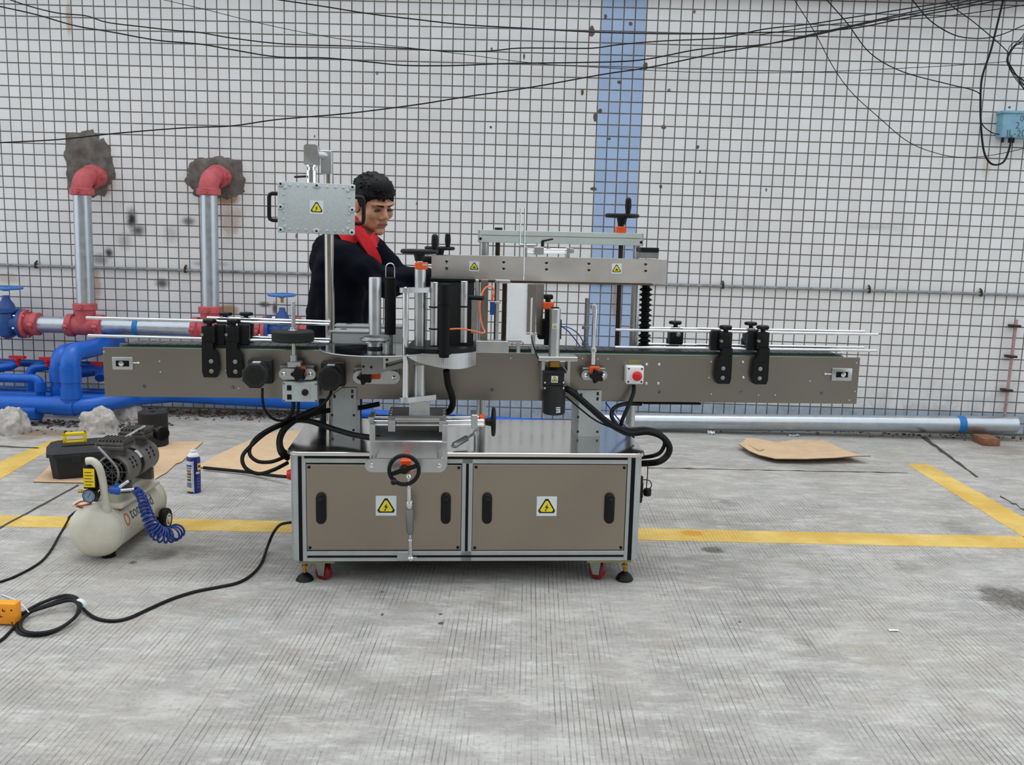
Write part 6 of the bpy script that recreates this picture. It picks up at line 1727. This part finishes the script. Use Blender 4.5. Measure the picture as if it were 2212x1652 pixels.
# ------------------------------------------------------------------ cables on the ground
def gcable(name, pts, r, lab, m=WIRE):
    b = B(); b.tube([gp(x, y, r+(q[0] if q else 0.0)) for x, y, *q in pts], r, 8, sub=7)
    o = put(name, b, m); tag(o, lab, 'cable'); return o
pc = gcable('power_cable', [(632, 1128, 0.16), (606, 1133, 0.13), (590, 1152, 0.07), (578, 1180, 0.02), (565, 1215, 0), (545, 1240, 0), (515, 1258, 0), (470, 1268, 0), (420, 1278, 0), (370, 1294, 0), (320, 1316, 0), (280, 1334, 0), (245, 1341, 0), (210, 1336, 0), (185, 1320, 0.004), (174, 1304, 0.012), (165, 1291, 0.02), (140, 1286, 0.02), (105, 1296, 0.016), (70, 1312, 0.01), (48, 1328, 0.004), (36, 1350, 0), (42, 1366, 0), (72, 1372, 0), (110, 1366, 0), (150, 1344, 0.006), (172, 1318, 0.02), (170, 1298, 0.026), (145, 1291, 0.026), (110, 1303, 0.02), (66, 1322, 0.014), (44, 1346, 0.008), (54, 1364, 0.008), (90, 1367, 0.01), (130, 1356, 0.014), (164, 1330, 0.024), (168, 1304, 0.03), (146, 1297, 0.03), (100, 1310, 0.02), (60, 1322, 0.012), (28, 1326, 0.014)], 0.0058, 'black power cable coiled beside the orange socket and running to the machine')
b = B(); c = gp(174, 1306, 0.02); b.lathe(c-V((0, 0.01, 0)), (0.3, 1, 0.2), [(0.02, 0), (0.022, 0.003), (0.022, 0.012), (0.02, 0.015)], 16); put('cable_tie', b, LABW, pc)
b = B(); b.tube([gp(62, 1322, 0.035), gp(48, 1306, 0.03), gp(30, 1294, 0.012), gp(2, 1284, 0.002)], 0.002, 6); put('cable_tie', b, LABW, pc)
gcable('compressor_cord', [(150, 1118, 0.02), (138, 1140, 0.0), (127, 1158, 0), (112, 1185, 0), (92, 1210, 0), (62, 1230, 0), (20, 1250, 0), (-40, 1268, 0)], 0.0048, 'black cord trailing from the air compressor across the concrete')
gcable('extension_lead', [(32, 1352, 0.002), (20, 1366, 0), (0, 1384, 0), (-50, 1412, 0)], 0.0052, 'black lead leaving the orange socket block')
gcable('loose_hose', [(440, 1010, 0.006), (480, 1014, 0.006), (540, 1020, 0.008), (590, 1027, 0.02), (625, 1030, 0.03)], 0.009, 'black hose lying along the edge of the cardboard by the cabinet', HOSE)
OSK = mat('orange_socket_plastic', (246, 156, 30), 0.4, 0.0, 0.05)
c = gp(8, 1352); lo = wp(-34, 1354, c.y); hi = wp(32, 1311, c.y)
b = B(); b.box((lo.x, c.y-0.0, 0.004), (hi.x, c.y+0.04, 0.004+hi.z-lo.z), 0.006, 2)
SKT = put('socket_block', b, OSK); tag(SKT, 'orange plastic extension socket block standing beside the coiled cable', 'socket')
b = B(); zc_ = (hi.z-lo.z)/2
for dx, dz in ((-0.012, 0.012), (0.008, 0.014), (-0.002, -0.006), (-0.04, 0.0)):
    b.box((hi.x-0.05+dx, c.y-0.0008, zc_+dz), (hi.x-0.05+dx+0.010, c.y+0.001, zc_+dz+0.003))
    b.box((hi.x-0.05+dx, c.y-0.0008, zc_+dz), (hi.x-0.05+dx+0.003, c.y+0.001, zc_+dz+0.009))
put('socket_slot', b, LABK, SKT)
b = B()
for dx in (-0.012, -0.055):
    for dz in (0.012, 0.055): b.lathe((hi.x+dx, c.y, dz+0.0), (0, -1, 0), [(0.003, -0.001), (0.003, 0.0008)], 8)
put('socket_screw', b, DARKM, SKT)
# ------------------------------------------------------------------ the person at the machine
def remeshed(b, voxel, smooth, name):
    """join overlapping volumes into one continuous skin"""
    me = bpy.data.meshes.new(name)
    bmesh.ops.recalc_face_normals(b.bm, faces=b.bm.faces)
    b.bm.to_mesh(me); b.bm.free()
    o = bpy.data.objects.new(name, me); COL.objects.link(o)
    md = o.modifiers.new('r', 'REMESH'); md.mode = 'VOXEL'; md.voxel_size = voxel
    sm = o.modifiers.new('s', 'SMOOTH'); sm.factor = 0.5; sm.iterations = smooth
    dg = bpy.context.evaluated_depsgraph_get(); dg.update()
    me2 = bpy.data.meshes.new_from_object(o.evaluated_get(dg))
    bpy.data.objects.remove(o); bpy.data.meshes.remove(me)
    bm = bmesh.new(); bm.from_mesh(me2); bpy.data.meshes.remove(me2)
    return bm
N = NT('skin'); p = N.obj()
cc = N.mix(N.ramp(N.noise(p, 25, 4), 0.3, 0.7), lin((176, 124, 96)), lin((204, 152, 120)))
N.col(cc); N.b.inputs['Subsurface Weight'].default_value = 0.08; N.b.inputs['Subsurface Radius'].default_value = (0.02, 0.008, 0.004)
SKIN = N.set(0.5)
NAVY = mat('navy_work_jacket', (15, 17, 26), 0.9, 0.0, 0.18, 30, bump=0.25, bscale=300, spec=0.1)
TROU = mat('dark_trousers', (18, 19, 24), 0.9, 0.0, 0.2, 30, spec=0.1)
REDC = mat('red_collar_cloth', (206, 18, 34), 0.8, 0.0, 0.08, 30, bump=0.2, bscale=260)
HAIRM = mat('black_hair', (8, 7, 7), 0.6, 0.0, 0.25, 90, spec=0.2)
SHOE = mat('dark_shoes', (28, 26, 26), 0.6)
YH = 4.0
HC = wp(806, 441, YH)                  # head centre
fw = V((0.66, -0.70, -0.27)).normalized(); sd_ = V((0, 0, 1)).cross(fw).normalized(); up = fw.cross(sd_)
tl = math.radians(4)
sd2 = sd_*math.cos(tl)+up*math.sin(tl); up2 = -sd_*math.sin(tl)+up*math.cos(tl)
def H(x, y, z): return HC + sd2*x + fw*y + up2*z     # x to his left, y forward, z up
HS = Matrix(((sd2.x, fw.x, up2.x), (sd2.y, fw.y, up2.y), (sd2.z, fw.z, up2.z)))
def hell(b, c, r, n=20, m=14):
    res = bmesh.ops.create_uvsphere(b.bm, u_segments=n, v_segments=m, radius=1, matrix=Matrix.Translation(H(*c)) @ HS.to_4x4() @ Matrix.Diagonal((r[0], r[1], r[2], 1)))
    return b
def hcap(b, a, c, r0, r1): b.capsule(H(*a), H(*c), r0, r1); return b
# joints
shR = wp(742, 556, 3.90); shL = wp(790, 532, 4.20)
elR = wp(838, 613, 3.84); haR = wp(925, 599, 3.97)
elL = wp(860, 600, 4.22); haL = wp(950, 602, 4.14)
pel = wp(728, 735, 4.06); chest = wp(742, 590, 4.03); nk = wp(772, 512, 4.03)
b = B()
# head
hell(b, (0, -0.012, 0.034), (0.073, 0.092, 0.084)); hell(b, (0, 0.028, -0.020), (0.061, 0.060, 0.084)); hell(b, (0, 0.034, -0.072), (0.046, 0.046, 0.040))
hell(b, (0, 0.068, -0.100), (0.022, 0.018, 0.017))
for s_ in (-1, 1):
    hell(b, (s_*0.038, 0.056, -0.024), (0.026, 0.026, 0.026)); hell(b, (s_*0.077, -0.008, -0.006), (0.010, 0.022, 0.033))
    hell(b, (s_*0.046, 0.01, -0.066), (0.020, 0.034, 0.030)); hell(b, (s_*0.014, 0.094, -0.034), (0.0095, 0.011, 0.0085))
    hcap(b, (s_*0.012, 0.087, 0.020), (s_*0.050, 0.070, 0.020), 0.012, 0.010)
hcap(b, (0, 0.082, 0.012), (0, 0.099, -0.030), 0.0085, 0.0125)
hcap(b, (-0.021, 0.080, -0.060), (0.021, 0.080, -0.060), 0.007, 0.007); hcap(b, (-0.017, 0.080, -0.072), (0.017, 0.080, -0.072), 0.007, 0.007)
# neck and trunk under the clothes
b.capsule(H(0, -0.02, -0.06), nk, 0.052, 0.056); b.capsule(nk, chest, 0.055, 0.08); b.capsule(chest, pel, 0.08, 0.08)
b.capsule(nk+V((-0.01, 0.0, -0.04)), shR, 0.036, 0.04); b.capsule(nk+V((-0.01, 0, -0.04)), shL, 0.036, 0.04)
b.capsule(shR, elR, 0.046, 0.040); b.capsule(elR, haR, 0.038, 0.027); b.capsule(shL, elL, 0.046, 0.040); b.capsule(elL, haL, 0.038, 0.027)
hipR = pel+V((0.0, -0.09, -0.03)); hipL = pel+V((0.0, 0.09, -0.03))
knR = V((hipR.x+0.03, hipR.y, 0.46)); knL = V((hipL.x+0.02, hipL.y, 0.46)); anR = V((hipR.x-0.01, hipR.y-0.01, 0.08)); anL = V((hipL.x-0.02, hipL.y+0.01, 0.08))
for h_, k_, a_ in ((hipR, knR, anR), (hipL, knL, anL)):
    b.capsule(pel, h_, 0.085, 0.075); b.capsule(h_, k_, 0.075, 0.056); b.capsule(k_, a_, 0.054, 0.038); b.capsule(a_-V((0, 0, 0.03)), a_+V((0.14, -0.03, -0.045)), 0.036, 0.03)
# hands: palm, four fingers, thumb reaching for the head of the machine
for ha, el, s_ in ((haR, elR, 1), (haL, elL, -1)):
    d = (ha-el).normalized(); d = (d+V((0.3, 0, -0.12))).normalized(); sdv = V((0, 0, 1)).cross(d).normalized(); upv = d.cross(sdv)
    pc_ = ha+d*0.045
    b.capsule(ha, ha+d*0.02, 0.026, 0.028)
    for k in range(4):
        off = sdv*(0.030-0.020*k); root = ha+d*0.07+off; ln = (0.040, 0.046, 0.043, 0.034)[k]
        b.capsule(ha+d*0.01+off*0.8, root, 0.013, 0.0105)
        mid = root+d*ln*0.8-upv*ln*0.25; tip = mid+d*ln*0.45-upv*ln*0.6
        b.capsule(root, mid, 0.0095, 0.0088); b.capsule(mid, tip, 0.0088, 0.0075)
    t0 = ha+d*0.015+sdv*s_*0.026-upv*0.006; t1 = t0+d*0.036+sdv*s_*0.022-upv*0.014; t2 = t1+d*0.028-upv*0.012
    b.capsule(t0, t1, 0.013, 0.011); b.capsule(t1, t2, 0.0105, 0.0085)
bm = remeshed(b, 0.0048, 4, 'person')
PER = put('person', bm, SKIN, None, ang=3.0)
tag(PER, 'person in a navy jacket with red collar leaning over the far side of the machine', 'person')
# face: eyes, brows, lips
b = B()
for s_ in (-1, 1): hell(b, (s_*0.031, 0.0840, -0.003), (0.0165, 0.008, 0.0058), 14, 8)
put('eye', b, mat('dark_eye', (28, 20, 18), 0.25), PER, split=True)
b = B()
for s_ in (-1, 1): hcap(b, (s_*0.014, 0.0965, 0.0165), (s_*0.048, 0.077, 0.0195), 0.0042, 0.0026)
put('eyebrow', b, HAIRM, PER, split=True)
b = B(); hcap(b, (-0.023, 0.0850, -0.0662), (0.023, 0.0850, -0.0662), 0.0024, 0.0024); put('mouth_line', b, mat('mouth_line', (96, 52, 46), 0.6), PER)
b = B(); hcap(b, (-0.017, 0.0840, -0.0610), (0.017, 0.0840, -0.0610), 0.0034, 0.0034); hcap(b, (-0.015, 0.0835, -0.0718), (0.015, 0.0835, -0.0718), 0.0042, 0.0042); put('lips', b, mat('lips', (164, 92, 82), 0.45), PER)
# hair
b = B()
hell(b, (0, -0.020, 0.046), (0.081, 0.097, 0.083), 26, 18); hell(b, (0, 0.030, 0.078), (0.066, 0.060, 0.048)); hell(b, (0, -0.055, 0.0), (0.066, 0.056, 0.07))
for s_ in (-1, 1): hell(b, (s_*0.066, 0.012, 0.030), (0.017, 0.030, 0.036))
rnd = random.Random(3)
def lock(a, c, r0, r1): hcap(b, a, c, r0, r1)
for k in range(26):                    # fringe
    t = -1+2*k/25; x = 0.066*t
    y0 = 0.070-0.032*t*t; z0 = 0.090-0.012*t*t
    lock((x*0.9, y0, z0), (x+rnd.uniform(-.006, .006), 0.090-0.036*t*t, 0.046+rnd.uniform(-.009, .008)), 0.011, 0.0038)
for k in range(150):                   # crown tufts
    a = rnd.uniform(0, 2*PI); e = rnd.uniform(0.15, 1.25)
    d = V((math.cos(a)*math.cos(e), math.sin(a)*math.cos(e), math.sin(e)))
    p0 = V((d.x*0.076, -0.018+d.y*0.092, 0.046+d.z*0.080)); p1 = V((d.x*0.083, -0.014+d.y*0.099, 0.048+d.z*0.088))+V((rnd.uniform(-.012, .012), rnd.uniform(-.002, .02), 0))
    lock(tuple(p0), tuple(p1), 0.008, 0.002)
for s_ in (-1, 1):
    for k in range(7): lock((s_*0.072, 0.03-0.012*k, 0.04), (s_*0.0755, 0.036-0.012*k, 0.0+0.004*(k % 3)-0.003*k), 0.009, 0.003)
bm = remeshed(b, 0.0034, 1, 'hair')
put('hair', bm, HAIRM, PER, ang=3.0)
# jacket
b = B()
b.capsule(nk-V((0.02, 0, 0.075)), chest, 0.095, 0.135)
for dy in (-0.075, 0.075):
    b.capsule(chest+V((0.0, dy, 0.03)), pel+V((0.0, dy, 0.0)), 0.118, 0.125)
b.capsule(chest+V((-0.03, -0.02, 0.06)), chest+V((-0.035, 0.08, 0.06)), 0.115, 0.115)
b.capsule(nk+V((-0.02, -0.02, -0.065)), shR+V((0, 0, -0.004)), 0.070, 0.076); b.capsule(nk+V((-0.02, 0.02, -0.07)), shL+V((0, 0, -0.01)), 0.068, 0.074)
for sh, el, ha in ((shR, elR, haR), (shL, elL, haL)):
    b.capsule(sh, el, 0.074, 0.060); b.capsule(el, ha-(ha-el).normalized()*0.015, 0.060, 0.044)
b.capsule(pel+V((0, -0.06, 0.0)), pel+V((0, -0.07, -0.10)), 0.125, 0.128); b.capsule(pel+V((0, 0.06, 0.0)), pel+V((0, 0.07, -0.10)), 0.125, 0.128)
bm = remeshed(b, 0.009, 6, 'jacket')
bmesh.ops.recalc_face_normals(bm, faces=bm.faces)
bm.normal_update()
for v in bm.verts:
    q = v.co; w_ = mnoise.noise(V((q.x*9+q.z*14, q.y*8, q.z*9-q.x*11)))*0.013+mnoise.noise(V((q.x*20, q.y*20, q.z*28)))*0.006
    w_ += 0.009*math.sin((q.z*1.2+q.x*0.8)*70+6*mnoise.noise(q*6))*max(0, 1-(q-elR).length/0.16)
    v.co = q+v.normal*w_
put('jacket', bm, NAVY, PER, ang=3.0)
# trousers and shoes
b = B()
for h_, k_, a_ in ((hipR, knR, anR), (hipL, knL, anL)):
    b.capsule(pel-V((0, 0, 0.04)), h_, 0.118, 0.105); b.capsule(h_, k_, 0.1, 0.075); b.capsule(k_, a_+V((0, 0, 0.02)), 0.074, 0.064)
put('trousers', remeshed(b, 0.012, 4, 'trousers'), TROU, PER, ang=3.0)
b = B()
for a_ in (anR, anL):
    b.capsule(V((a_.x-0.03, a_.y, 0.052)), V((a_.x+0.15, a_.y-0.03, 0.042)), 0.05, 0.04)
for v in b.bm.verts: v.co.z = max(v.co.z, 0.002)
put('shoe', b, SHOE, PER, ang=1.2, split=True)
# red collar: a standing band round the neck and the open front edge
b = B(); n = 30; rr = []
top_c = H(0, -0.024, -0.098)
axis = (top_c-nk).normalized()
fwd = V((0.8, -0.6, 0)); fwd = (fwd-axis*fwd.dot(axis)).normalized(); sid = axis.cross(fwd)
for h_, rad, lift in ((-0.045, 0.104, 0), (0.012, 0.084, 0), (0.058, 0.076, 0), (0.062, 0.073, 0), (0.058, 0.069, 0), (0.01, 0.074, 0), (-0.045, 0.090, 0)):
    ring = []
    for j in range(n+1):
        a = math.radians(28)+math.radians(304)*j/n
        k = 1.0+0.10*math.cos(a)
        front = max(0, math.cos(a))
        ring.append(nk+axis*(h_-0.035*front**2)+(fwd*math.cos(a)*1.04+sid*math.sin(a))*rad*k)
    rr.append(ring)
vr = [[b.bm.verts.new(q) for q in r] for r in rr]
for i in range(len(vr)):
    A_r, B_r = vr[i], vr[(i+1) % len(vr)]
    for j in range(n): b.bm.faces.new((A_r[j], A_r[j+1], B_r[j+1], B_r[j]))
for j in (0, n): b.bm.faces.new([r[j] for r in vr] if j else [r[j] for r in reversed(vr)])
put('collar', b, REDC, PER, ang=1.2)
# red front band running down the chest
def band(pl, th):
    b = B(); rings = []
    for (xa, ya, Ya, xb, yb, Yb) in pl:
        p, q = wp(xa, ya, Ya), wp(xb, yb, Yb)
        rings.append([p, q, q+V((-0.012, th, -0.004)), p+V((-0.012, th, -0.004))])
    b.rings(rings); return b
pl = [(763, 486, 3.925, 786, 494, 3.905), (768, 502, 3.90, 796, 508, 3.89), (777, 518, 3.885, 806, 524, 3.882), (786, 534, 3.872, 815, 540, 3.88), (796, 550, 3.868, 823, 556, 3.885), (808, 563, 3.872, 825, 569, 3.89)]
put('front_band', band(pl, 0.03), REDC, PER, ang=1.2)
pl = [(798, 512, 3.895, 806, 503, 3.93), (803, 522, 3.885, 813, 511, 3.925), (808, 532, 3.88, 816, 534, 3.92)]
put('collar_tip', band(pl, 0.02), REDC, PER, ang=1.2)
